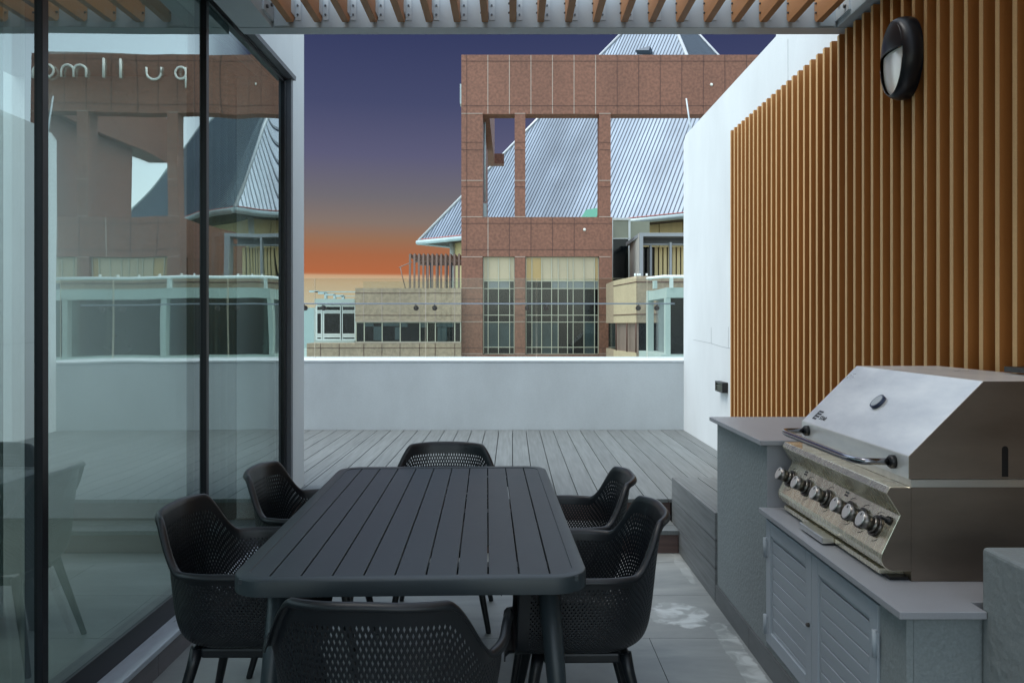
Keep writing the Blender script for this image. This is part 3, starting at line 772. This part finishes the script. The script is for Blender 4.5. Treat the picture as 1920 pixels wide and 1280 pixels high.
for x,y,a,lab in spots:
    c=proto if False else (make_chair(lab) if proto is None else copy_tree(proto))
    if proto is None: proto=c
    c.location=(x,y,0); c.rotation_euler=(0,0,R(a)); c['label']=lab

# ------------------------------------------------------------------ red granite building
DB=43.0
bb=thing('granite_building','red brown granite hotel with open square roof frame and tall gridded windows','building')
def bx(mb,x0,x1,y0,y1,d0,d1,mi=0,D=DB):     # photo columns/rows measured on the facade plane -> metres
    return mb.box(PX(x0,D),PX(x1,D),d0,d1,PZ(y1,D),PZ(y0,D),mi)
DF=DB+.9
zb=-25
mw=MB()
bx(mw,865,1759,103,214,DB,DF)                                   # top band
mw.box(PX(865,DB),-1.235,DF+.002,56.5,PZ(214,DB),PZ(103.2,DB))  # side return bands
mw.box(PX(1759,DB)-1.6,PX(1759,DB),DF+.002,56.5,PZ(214,DB),PZ(103.2,DB))
mw.box(PX(865,DB),PX(945,56.5),56.502,57.4,PZ(307,56.5),PZ(288,56.5))
for a,b,d1 in ((865,905,52.0),(965,985,DF),(1123.5,1145,DF),(1479,1500.5,DF),(1639,1659,DF),(1719,1759,52.0)):
    mw.box(PX(a,DB),PX(b,DB),DB+.003,d1,PZ(406.8,DB),PZ(214.2,DB))
for a,b in ((865,1148),(1476,1759)):
    bx(mw,a,b,407,481,DB,52.0)
lw_=MB()
for cols in ((865,905),(965,985),(1123.5,1148),(1476,1500.5),(1639,1659),(1719,1759)):
    lw_.box(PX(cols[0],DB),PX(cols[1],DB),DB+.002,DB+1.0,zb,PZ(481.1,DB))
for cols in ((905,965),(985,1123.5),(1500.5,1639),(1659,1719)): lw_.box(PX(cols[0],DB),PX(cols[1],DB),DB+.004,DB+1.0,zb,PZ(665,DB))
lw_.box(PX(865,DB)+.01,PX(1148,DB)-.01,DB+1.3,52,zb,PZ(481.3,DB)); lw_.box(PX(1476,DB)+.01,PX(1759,DB)-.01,DB+1.3,52,zb,PZ(481.3,DB))
lw_.build('lower_wall','granite',bb)
# panel joints
jt=MB(); jd=MB()
def vj(mb,x,y0,y1,D=DB,w=.045): mb.box(PX(x,D)-w/2,PX(x,D)+w/2,D-.012,D+.001,PZ(y1,D),PZ(y0,D))
def hj(mb,y,x0,x1,D=DB,w=.045): mb.box(PX(x0,D),PX(x1,D),D-.012,D+.001,PZ(y,D)-w/2,PZ(y,D)+w/2)
x=914.7; i=0
while x<1755:
    vj(jt if i<6 else jd,x,103.5,213.5,w=.045 if i<6 else .03); x+=40.4; i+=1
hj(jd,115,866,1758,w=.03); hj(jd,198.5,866,1758,w=.03); 
for (a,b) in ((865,905),(965,985),(1123.5,1145),(1479,1500.5),(1639,1659),(1719,1759)):
    for yy,mb in ((213,jt),(338.5,jt),(267,jd),(281,jd),(350,jd),(406.5,jt)): hj(mb,yy,a,b,w=.04 if mb is jt else .025)
    for yy,mb in ((481.5,jt),(603,jt),(540,jt),(560,jd),(590,jd),(652,jd),(663,jt)): hj(mb,yy,a,b,w=.04 if mb is jt else .025)
for a,b in ((865,1148),(1476,1759)):
    hj(jd,419,a,b,w=.03); hj(jd,468,a,b,w=.03)
for x_ in (915,1610,1700): vj(jt,x_,407.5,481,w=.045)
for x_ in (955,995.5,1035.8,1076.5,1520,1570,1655): vj(jd,x_,407.5,481,w=.03)
for x_ in (875,1749): vj(jd,x_,103.5,480,w=.025)
absorb(mw,jt,1); absorb(mw,jd,2); wo=mw.build('roof_frame',['granite','grout','groutdk'],bb)
# windows
def win(parent,x0,x1,vert,horz,panes,D,recess=.25,mulw=.038,name='window'):
    """vert/horz: mullion columns/rows in photo px, panes: dict (col,row)->material"""
    fr=MB()
    yv0,yv1=horz[0],horz[-1]
    for v in vert: fr.box(PX(v,D)-mulw/2,PX(v,D)+mulw/2,D+recess-.05,D+recess+.03,PZ(yv1,D),PZ(yv0,D))
    for h_ in horz: fr.box(PX(vert[0],D),PX(vert[-1],D),D+recess-.047,D+recess+.028,PZ(h_,D)-mulw/2,PZ(h_,D)+mulw/2)
    fo=fr.build(name,'mull',parent)
    pm=MB(); mats=[]
    for i,(a,b) in enumerate(zip(vert,vert[1:])):
        for j,(c,d) in enumerate(zip(horz,horz[1:])):
            m_=panes(i,j)
            if m_ not in mats: mats.append(m_)
            t1,t2=random.uniform(-.008,.008),random.uniform(-.008,.008)
            X0,X1,Z0,Z1=PX(a,D),PX(b,D),PZ(d,D),PZ(c,D); Y=D+recess+.01
            pm.poly([(X0,Y+t1,Z0),(X1,Y-t1,Z0),(X1,Y-t1+t2,Z1),(X0,Y+t1+t2,Z1)],[(0,1,2,3)],mats.index(m_))
    pm.build('pane',mats,fo)
    return fo
hz=[482,526.5,540.7,569.8,590.6,603.7,651,663.5]
def p1(i,j):
    return {0:'wcream',1:'whaze',2:'wdark',3:'wdark',4:'wdark',5:'wteal',6:'wdark'}[j] if i in (1,2) else {0:'wcream',5:'wteal'}.get(j,'wdark')
win(bb,0,0,[906.5,915,934.5,955.5,964],hz,p1,DB)
def p2(i,j):
    if j==0: return ('wamber','wamber','wcream','wcream','wcream','wcream','wcream','wcream','wamber')[i%9]
    if j==1: return 'whaze' if i>2 else 'wdark'
    if j==5: return ('wdark','wteal','wteal','wteal','wdark','wdark','wdark','wteal','wdark')[i%9]
    if j==6: return 'wteal' if i in (2,3,7) else 'wdark'
    return 'wdark'
v2=[986.5,997.5,1015.8,1034.6,1047,1064.6,1075.2,1095.6,1115.5,1122.5]
win(bb,0,0,v2,hz,p2,DB)
win(bb,0,0,[2624-v for v in reversed(v2)],hz,p2,DB)
win(bb,0,0,[1660,1669,1689.5,1709,1717.5],hz,p1,DB)
# mountain seen mirrored in the upper panes is left to the real reflection
# roof things on the granite building
pc=MB().tube([(PX(907.5,DB),DF+.3,PZ(219,DB)),(PX(907.5,DB),DF+.3,PZ(372,DB))],.05,8).box(PX(907.5,DB)-.10,PX(907.5,DB)+.10,DF+.2,DF+.4,PZ(404,DB),PZ(376,DB)); pc.build('drain_pipe','gutter',bb)
MB().box(PX(860,DB),PX(864.8,DB),DB+1,DB+1.6,PZ(185,DB),PZ(147,DB)).build('side_lamp','gutter',bb)
for (x_,y_) in ((1096,430.5),(1334,159)):
    MB().tube([(PX(x_,DB),DB-.10,PZ(y_,DB)),(PX(x_,DB),DB+.001,PZ(y_,DB))],[.05,.09],12).build('floodlight','sign',bb)
# sign lettering
def arc(cx_,cz_,rx,rz,a0,a1,n=14): return [(cx_+rx*math.cos(R(a0+(a1-a0)*k/n)),cz_+rz*math.sin(R(a0+(a1-a0)*k/n))) for k in range(n+1)]
sg=thing('rooftop_sign','thin white sign lettering along the roof band of the red granite hotel','sign',(0,DB-.16,0))
px_=DB/F; zb_=PZ(152,DB); xh=.66
def stroke(paths,name):
    mb=MB()
    for p in paths: mb.tube([(x,0,z) for x,z in p],.062,8)
    mb.build(name,'sign',sg)
def lx(v): return PX(v,DB)
r_=.31
c0=lx(1471); stroke([arc(c0,zb_+.33,r_,.33,0,360,24),[(c0-r_,zb_+.62),(c0-r_,zb_-.48)]],'letter')
c0=lx(1527); stroke([[(c0-.42,zb_+.66),(c0-.42,zb_+.33)]+arc(c0,zb_+.36,.42,.36,180,360)+[(c0+.42,zb_+.66)]],'letter')
for v in (1584,1611): stroke([[(lx(v),zb_),(lx(v),zb_+1.05)]],'letter')
c0=lx(1662); stroke([[(c0-.66,zb_),(c0-.66,zb_+.33)]+arc(c0-.33,zb_+.34,.33,.32,180,0)+[(c0,zb_)],[(c0,zb_+.33)]+arc(c0+.33,zb_+.34,.33,.32,180,0)+[(c0+.66,zb_)]],'letter')
c0=lx(1709); stroke([arc(c0,zb_+.33,r_,.33,0,360,24),[(c0+r_,zb_+.64),(c0+r_,zb_)]],'letter')
c0=lx(1742); stroke([[(c0-.30,zb_),(c0-.30,zb_+.33)]+arc(c0,zb_+.34,.30,.32,180,0)+[(c0+.30,zb_)]],'letter')

# ------------------------------------------------------------------ pyramid roofed tower behind
K=1.3
def P2(x,y): return Vector((x*K,y*K,0))
Nc=P2(11.98,40); Lc=P2(-6.56,56); Rc=P2(27.98,58.54)+P2(0,0); Bc=Lc+Rc-Nc
ZE=1.45+5.84*K; cen=(Lc+Rc)/2; ZA=1.45+618/F*57.3*K
tw=thing('pyramid_tower','pale yellow tower under a big zinc pyramid roof rising behind the granite frame','building')
apex=Vector((cen.x,cen.y,ZA))
def corner(c,z=ZE,s=1.0): q=cen+(c-cen)*s; return Vector((q.x,q.y,z))
rf=MB(); cs=[Nc,Lc,Bc,Rc]
for i in range(4):
    a=corner(cs[i]); b=corner(cs[(i+1)%4]); nseg=1
    # strips of sheet so each run varies slightly
    e=b-a; Ln=e.length; ns=int(Ln/1.5)
    for k in range(ns):
        u0,u1=k/ns,(k+1)/ns
        # strip goes up the slope, clipped by the hips
        def top(u):
            h_=min(u,1-u)*2   # fraction of full height reached at this station
            m_=a.lerp(b,.5); base_=a.lerp(b,u); return base_+(apex-m_)*h_
        pts=[a.lerp(b,u0),a.lerp(b,u1),top(u1),top(u0)]
        if u0<.5<u1: pts=[a.lerp(b,u0),a.lerp(b,u1),top(u1),top(.5),top(u0)]
        if (pts[2]-pts[1]).length<1e-4: pts.pop(2)
        elif (pts[-1]-pts[0]).length<1e-4: pts.pop()
        rf.poly(pts,[tuple(range(len(pts)))],0)
ro=rf.build('roof','roofm',tw,fix=False)
rb=MB()
for i in (0,3):
    a=corner(cs[i]); b=corner(cs[(i+1)%4]); e=(b-a); Ln=e.length; ed=e.normalized(); m_=a.lerp(b,.5); up_=(apex-m_); un=up_.normalized(); nn=ed.cross(un)
    if nn.z<0: nn=-nn
    n_=int(Ln/.36)
    for k in range(1,n_):
        u=k/n_; h_=min(u,1-u)*2; p=a.lerp(b,u); q=p+up_*h_*.995
        w2=ed*.030; hh=nn*.04
        rb.hexa([p-w2,p+w2,q+w2,q-w2,p-w2+hh,p+w2+hh,q+w2+hh,q-w2+hh])
rb.build('standing_seams','rib',ro)
rc=MB()
for c in cs: rc.tube([corner(c)+Vector((0,0,.05)),apex+Vector((0,0,.1))],.14,8)
rc.build('ridge_caps','ridge',ro)
gt=MB(); so_=MB(); rl=MB()
for i in range(4):
    a=corner(cs[i],ZE-.12,1.006); b=corner(cs[(i+1)%4],ZE-.12,1.006); gt.tube([a,b],.20,8)
    a=corner(cs[i],ZE+.16,.995); b=corner(cs[(i+1)%4],ZE+.16,.995); rl.tube([a,b],.045,6)
gt.build('gutter','gutter',ro); rl.build('red_trim','redline',ro)
so_.poly([tuple(corner(c,ZE-.16,.999)) for c in cs],[(0,1,2,3)]); so_.build('soffit','soffit',tw)
# yellow walls
S=.86
wl_=MB()
for i in (0,3):
    a=corner(cs[i],0,S); b=corner(cs[(i+1)%4],0,S); n_=14
    for k in range(n_):
        p=a.lerp(b,k/n_+.0012); q=a.lerp(b,(k+1)/n_-.0012); d_=Vector((cen.x,cen.y,0))-a.lerp(b,.5); d_.z=0; d_=d_.normalized()*.4
        wl_.hexa([Vector((p.x,p.y,-25)),Vector((q.x,q.y,-25)),Vector((q.x,q.y,-25))+d_,Vector((p.x,p.y,-25))+d_,Vector((p.x,p.y,ZE-.17)),Vector((q.x,q.y,ZE-.17)),Vector((q.x,q.y,ZE-.17))+d_,Vector((p.x,p.y,ZE-.17))+d_])
wl_.build('wall','yellow',tw)
cw=MB()
for i in (0,1,3):
    c=corner(cs[i],0,S*1.003); cw.tube([(c.x,c.y,-25),(c.x,c.y,ZE-.17)],.28,10)
cw.build('corner_post','winframe',tw)
iw=MB(); q=[corner(c,0,S*.985) for c in cs]
iw.hexa([Vector((v.x,v.y,-25)) for v in q]+[Vector((v.x,v.y,ZE-.2)) for v in q]); iw.build('core_wall','soffit',tw)
# green patch lying on the roof
a=corner(cs[0]); b=corner(cs[1]); m_=a.lerp(b,.5); un=(apex-m_).normalized(); ed=(b-a).normalized(); nn=ed.cross(un); nn=nn if nn.z>0 else -nn
g0=a.lerp(b,.615-.1)+nn*.075+un*.0
def onroof(px,py):    # ray from the eye to the roof plane
    d=Vector(((px-CX)/F,1,-(py-HY)/F)); o=Vector((0,0,H)); return o+d*((m_-o).dot(nn)/d.dot(nn))+nn*.08
gp=[onroof(1084,420),onroof(1116,420),onroof(1126,391),onroof(1100,395)]
MB().poly([tuple(p) for p in gp]+[tuple(p+nn*.03) for p in gp],[(0,1,2,3),(7,6,5,4),(0,4,5,1),(1,5,6,2),(2,6,7,3),(3,7,4,0)]).build('green_sheet','greens',ro)
for (x0,y0,x1,y1,x2,y2) in ((1196,104,1224,96,1222,104),(1314,99,1330,104,1316,104)):
    gp=[onroof(x0,y0),onroof(x1,y1),onroof(x2,y2)] 
    if x0<1250: MB().poly([tuple(p) for p in gp]+[tuple(p+nn*.5) for p in gp],[(0,1,2),(5,4,3),(0,3,4,1),(1,4,5,2),(2,5,3,0)]).build('roof_vent','rib',ro)

# ------------------------------------------------------------------ tan office wing, left of the granite building
D2=42.6
tn=thing('tan_office_building','low tan stone office building with a strip of dark windows left of the granite hotel','building')
a=MB(); bx(a,666,864.6,540,602,D2,D2+12,D=D2); a.box(PX(666,D2),PX(864.6,D2),D2+.002,D2+12,-25,PZ(643,D2)); a.box(PX(667,D2),PX(864,D2),D2+4,D2+11.9,PZ(643,D2)+.01,PZ(602,D2)-.01,0)
a.box(PX(575,D2),PX(665.8,D2),D2+.003,D2+12,-25,PZ(643.5,D2))
tanw=a
j=MB(); jd2=MB()
for x_ in (682,716,750,786,798,816,852.5): vj(j,x_,540.5,602,D2,.045); 
for x_ in (682,716,750,786.5,816,852.5): vj(jd2,x_,644,668,D2,.03)
for yy in (549.5,591): hj(jd2,yy,666,864,D2,.035)
for x_ in (601,636): vj(jd2,x_,644,668,D2,.03)
hj(jd2,652,576,864,D2,.03); hj(j,602.4,666,864,D2,.06); hj(j,642,666,864,D2,.05)
absorb(tanw,j,1); absorb(tanw,jd2,2); tanw.build('wall',['tan','grout','groutdk'],tn)
random.seed(3)
win(tn,0,0,[667,682.5,716,750,787,801,816,852.5,863.5],[604,641],lambda i,j:'wdark',D2,recess=.12,mulw=.05)
# things seen inside the strip windows: blinds and desks
for x0,x1,y0,y1 in ((684,700,605,612),(718,748,605,611),(752,764,605,613),(788,800,605,614),(818,850,605,613),(700,715,612,638),(740,749,613,637),(820,838,614,640)):
    MB().box(PX(x0,D2),PX(x1,D2),D2+.06,D2+.10,PZ(y1,D2),PZ(y0,D2)).build('blind','wteal',tn)
# glass balustrade along its roof
MB().box(PX(679,D2),PX(864,D2),D2+.3,D2+.32,PZ(540,D2),PZ(527,D2)).build('roof_glass_screen','railglass',tn)
# timber louvre pergola on that roof
lp=thing('louvre_pergola','slender grey brown louvre pergola on the roof of the tan office building','pergola')
D3=46.0
for k in range(12):
    x_=768.5+k*8.35
    m_=MB(); X=PX(x_,D3); m_.box(X-.055,X+.055,D3,D3+.12,PZ(540.5,D3)-.3,PZ(476.5,D3))
    m_.hexa([(X-.03,D3+.12,PZ(482,D3)),(X+.03,D3+.12,PZ(482,D3)),(X+.09,D3+5.0,PZ(482,D3)),(X+.03,D3+5.0,PZ(482,D3)),(X-.03,D3+.12,PZ(475,D3)),(X+.03,D3+.12,PZ(475,D3)),(X+.09,D3+5,PZ(475,D3)),(X+.03,D3+5,PZ(475,D3))])
    m_.build('louvre_post','steelbrown',lp)
MB().box(PX(768,D3),PX(866,D3),D3+4.9,D3+5.05,PZ(486,D3),PZ(478,D3)).box(PX(768,D3),PX(866,D3),D3+2.4,D3+2.52,PZ(486,D3),PZ(481,D3)).build('cross_beam','steelbrown',lp)
pp_=MB()
for x_ in (799,806,819,836,845): pp_.box(PX(x_,50),PX(x_+3.2,50),50,50.2,PZ(542,50)-.5,PZ(482,50))
pp_.build('rear_post','rib',lp)
# thin bent aerial on the roof
tag(MB().tube([(PX(738,D2),D2+2,PZ(502,D2+2)),(PX(742,D2),D2+2,PZ(500,D2+2)),(PX(764,D2),D2+2,PZ(491,D2+2))],.03,6).tube([(PX(741,D2),D2+2,PZ(501,D2+2)),(PX(744,D2),D2+2,PZ(516,D2+2)),(PX(751,D2),D2+2,PZ(541,D2+2))],.03,6).build('roof_aerial','steelbrown'),'thin crooked aerial on the roof of the tan office building','aerial')
# pale mint bay with white window frame at its left
mb_=thing('mint_bay','pale mint glazed bay with white sliding windows at the left end of the tan office','building')
D4=44.0
a=MB(); bx(a,590,665,560,568,D4,D4+5,D=D4); bx(a,590,665,638,648,D4,D4+5,D=D4); a.box(PX(590.5,D4),PX(664.5,D4),D4+.6,D4+5,-25,PZ(561,D4)); a.build('wall','mint',mb_)
win(mb_,0,0,[591,601.5,604,637.5,639,664.5],[573,583,585.5,627,631,637],lambda i,j:'wdark' if (j in (0,2,4)) else 'whaze',D4,recess=.3,mulw=.10).data.materials[0]=M['winframe']
rl_=MB()
for (x0,x1,y0,y1) in ((575,592,544,547),(592,606,546.5,550.5),(608,623,550,553.5),(626,640,552,556),(604,608,548,559),(621,625,552,559),(637,641,554,560),(585,665,545.5,547),(635,665,554,555)):
    bx(rl_,x0,x1,y0,y1,D4+.5,D4+.8,D=D4)
rl_.build('roof_brackets','gutter',mb_)

# ------------------------------------------------------------------ structures right of the granite frame
gc_=thing('grey_canopy_block','grey framed canopy and olive panels tucked between the tower and the granite hotel','building')
D5=47.5
a=MB(); bx(a,1149,1180,413,448,D5,D5+.3,D=D5); bx(a,1182,1218,415,448,D5,D5+.3,D=D5); a.build('olive_panel','greygreen',gc_)
a=MB(); bx(a,1149,1178,448,540,D5,D5+.3,D=D5); a.build('dark_glass','wdark',gc_)
a=MB(); bx(a,1147,1149,409,520,D5-.1,D5+.2,D=D5); bx(a,1149,1182,409,413,D5-.1,D5+.5,D=D5); bx(a,1149,1180,446.5,448,D5-.06,D5,D=D5); bx(a,1178,1182,413,520,D5-.06,D5,D=D5)
a.build('panel_frame','winframe',gc_)
D6=41.5
xr=1400
a=MB(); bx(a,1199,xr,436.5,443,D6,D6+5,D=D6); bx(a,1199,1206,443,521,D6,D6+.4,D=D6); bx(a,1222.5,1226,456,521,D6+.6,D6+.9,D=D6); bx(a,1258,1262,453,521,D6+.3,D6+.6,D=D6); bx(a,1206,xr,455,457.5,D6+.5,D6+.8,D=D6)
bx(a,1320,1325,443,521,D6,D6+.4,D=D6); bx(a,xr-6,xr,443,521,D6,D6+.4,D=D6)
a.build('canopy_frame','greymetal',gc_)
a=MB(); Xa,Xb=PX(1180.5,46.5),PX(1199,D6)
a.hexa([(Xa,46.5,PZ(525,D6)),(Xb-.01,D6+.01,PZ(525,D6)),(Xb-.01,D6+.3,PZ(525,D6)),(Xa+.3,46.5,PZ(525,D6)),(Xa,46.5,PZ(437,D6)),(Xb-.01,D6+.01,PZ(437,D6)),(Xb-.01,D6+.3,PZ(437,D6)),(Xa+.3,46.5,PZ(437,D6))]); a.build('ribbed_side','ribgrey',gc_)
a=MB(); bx(a,1206,1234,457.5,521,D6+1.5,D6+1.7,D=D6); a.build('dark_opening','wdark',gc_)
a=MB(); bx(a,1206,xr-6,443,455,D6+1.0,D6+1.2,D=D6); a.build('fascia','framegrey',gc_)
a=MB(); 
for k in range(24):
    x_=1236+k*8.6
    if x_>1385: break
    bx(a,x_,x_+6,458,521,D6+1.3,D6+1.4,D=D6)
a.build('yellow_screen','yellow',gc_)
MB().box(PX(1234,D6),PX(1394,D6),D6+1.75,D6+1.9,PZ(521,D6),PZ(457,D6)).build('screen_back','soffit',gc_)

tc_=thing('tan_corner_building','tan stone corner building with a strip window under the canopy','building')
D7=34.0; D7b=37.7
a=MB()
xa,xb,xc=PX(1150.5,D7b),PX(1193,D7),PX(1660,D7)
def slab3(mb,y0,y1,mi_side,mi_front,inset=0):
    z1_,z0_=PZ(y0,D7),PZ(y1,D7)
    mb.poly([(xa+inset,D7b,z0_),(xb+inset,D7+inset,z0_),(xb+inset,D7+inset,z1_),(xa+inset,D7b,z1_)],[(0,1,2,3)],mi_side)
    mb.poly([(xb+inset,D7+inset,z0_),(xc,D7+inset,z0_),(xc,D7+inset,z1_),(xb+inset,D7+inset,z1_)],[(0,1,2,3)],mi_front)
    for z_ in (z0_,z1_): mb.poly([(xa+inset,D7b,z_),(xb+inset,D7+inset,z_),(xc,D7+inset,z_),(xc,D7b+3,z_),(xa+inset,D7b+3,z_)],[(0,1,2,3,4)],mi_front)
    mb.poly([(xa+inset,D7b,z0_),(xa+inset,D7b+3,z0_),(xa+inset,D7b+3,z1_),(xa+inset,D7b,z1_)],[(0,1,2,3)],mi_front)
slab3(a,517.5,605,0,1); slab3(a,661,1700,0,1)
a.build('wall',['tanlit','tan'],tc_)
a=MB(); slab3(a,605.2,660.8,0,1,.12); a.build('strip_window',['steelbrown','wdark'],tc_)
a=MB()
for (px,d_) in ((1156,37.2),(1176,35.4),(1193,34.05)): a.tube([(PX(px,d_)-.02,d_-.03,PZ(661,D7)),(PX(px,d_)-.02,d_-.03,PZ(605,D7))],.035,6)
a.tube([(xb,D7-.01,PZ(528.5,D7)),(xc,D7-.01,PZ(528.5,D7))],.025,6); a.tube([(xa,D7b,PZ(528.5,D7)),(xb,D7-.01,PZ(528.5,D7))],.025,6); a.tube([(xa,D7b,PZ(589,D7)),(xb,D7-.01,PZ(589,D7))],.025,6); a.tube([(xb,D7-.01,PZ(589,D7)),(xc,D7-.01,PZ(589,D7))],.025,6)
a.build('panel_joints','groutdk',tc_)
a=MB()
for px in (1193,1198,1202,1215,1300,1330,1360,1420,1450,1490,1530,1570,1600): a.tube([(PX(px,D7),D7+.3,PZ(518,D7)),(PX(px,D7),D7+.3,PZ(512,D7))],.05,6)
a.build('roof_vent_pipe','winframe',tc_)

mn=thing('mint_glass_block','low pale mint framed block with dark glazing in front of the tan corner building','building')
D8=28.0; D8b=31.5; xR=1660
a=MB()
fx=PX(1250,D8); sx=PX(1216,D8b)
def mbeam(y0,y1,pr=0):
    z1_,z0_=PZ(y0,D8),PZ(y1,D8)
    a.box(fx-pr,PX(xR,D8),D8-pr,D8+.5,z0_,z1_)
    a.hexa([(sx-pr,D8b,z0_),(fx-pr,D8-pr,z0_),(fx-pr+.01,D8+.5,z0_),(sx+.5,D8b,z0_),(sx-pr,D8b,z1_),(fx-pr,D8-pr,z1_),(fx-pr+.01,D8+.5,z1_),(sx+.5,D8b,z1_)])
mbeam(539,558); 
for x_ in (1248,1442,1619): a.box(PX(x_,D8),PX(x_+9.5,D8),D8+.02,D8+.3,PZ(664,D8),PZ(558.2,D8))
a.box(PX(1214,D8b),PX(1225.5,D8b),D8b-.02,D8b+.3,PZ(662,D8b),PZ(545,D8b))
a.box(PX(1226,D8b),PX(1232,D8b),D8b-.05,D8b+.3,PZ(541,D8b),PZ(526,D8b))
a.hexa([(sx-.3,D8b+.5,-25),(fx-.25,D8-.25,-25),(PX(xR,D8)+.2,D8-.25,-25),(PX(xR,D8)+.2,D8b+.5,-25),(sx-.3,D8b+.5,PZ(664.2,D8)),(fx-.25,D8-.25,PZ(664.2,D8)),(PX(xR,D8)+.2,D8-.25,PZ(664.2,D8)),(PX(xR,D8)+.2,D8b+.5,PZ(664.2,D8))])
a.build('mint_frame','mint',mn)
a=MB(); a.box(fx+.1,PX(xR,D8)-.05,D8+.31,D8+.34,PZ(664,D8),PZ(558.3,D8)); a.build('front_glazing','wdark',mn)
a=MB(); a.poly([(sx+.3,D8b-.02,PZ(664,D8)),(fx+.09,D8+.3,PZ(664,D8)),(fx+.09,D8+.3,PZ(558.3,D8)),(sx+.3,D8b-.02,PZ(558.3,D8))],[(0,1,2,3)]); a.build('side_glazing','whaze',mn)
a=MB(); a.tube([(PX(1212,D8b),D8b-1,PZ(523,D8b-1)),(PX(1232,D8),D8b-1.5,PZ(522,D8b-1.5)),(PX(1243,D8),D8,PZ(518.5,D8)),(PX(xR,D8),D8,PZ(520,D8))],.055,8); a.box(PX(1256,D8),PX(1262,D8),D8-.05,D8+.1,PZ(540,D8),PZ(519,D8)); a.box(PX(1435,D8),PX(1441,D8),D8-.05,D8+.1,PZ(540,D8),PZ(520,D8)); a.build('roof_rail','winframe',mn)

# roof of the house above the pavilion room is out of view; sheet shades the front part, the back is left open to light the room
tag(MB().box(-3.4,-1.76,-2.2,5.43,3.32,3.5).build('house_roof','white'),'flat white roof slab over the glazed room','roof')
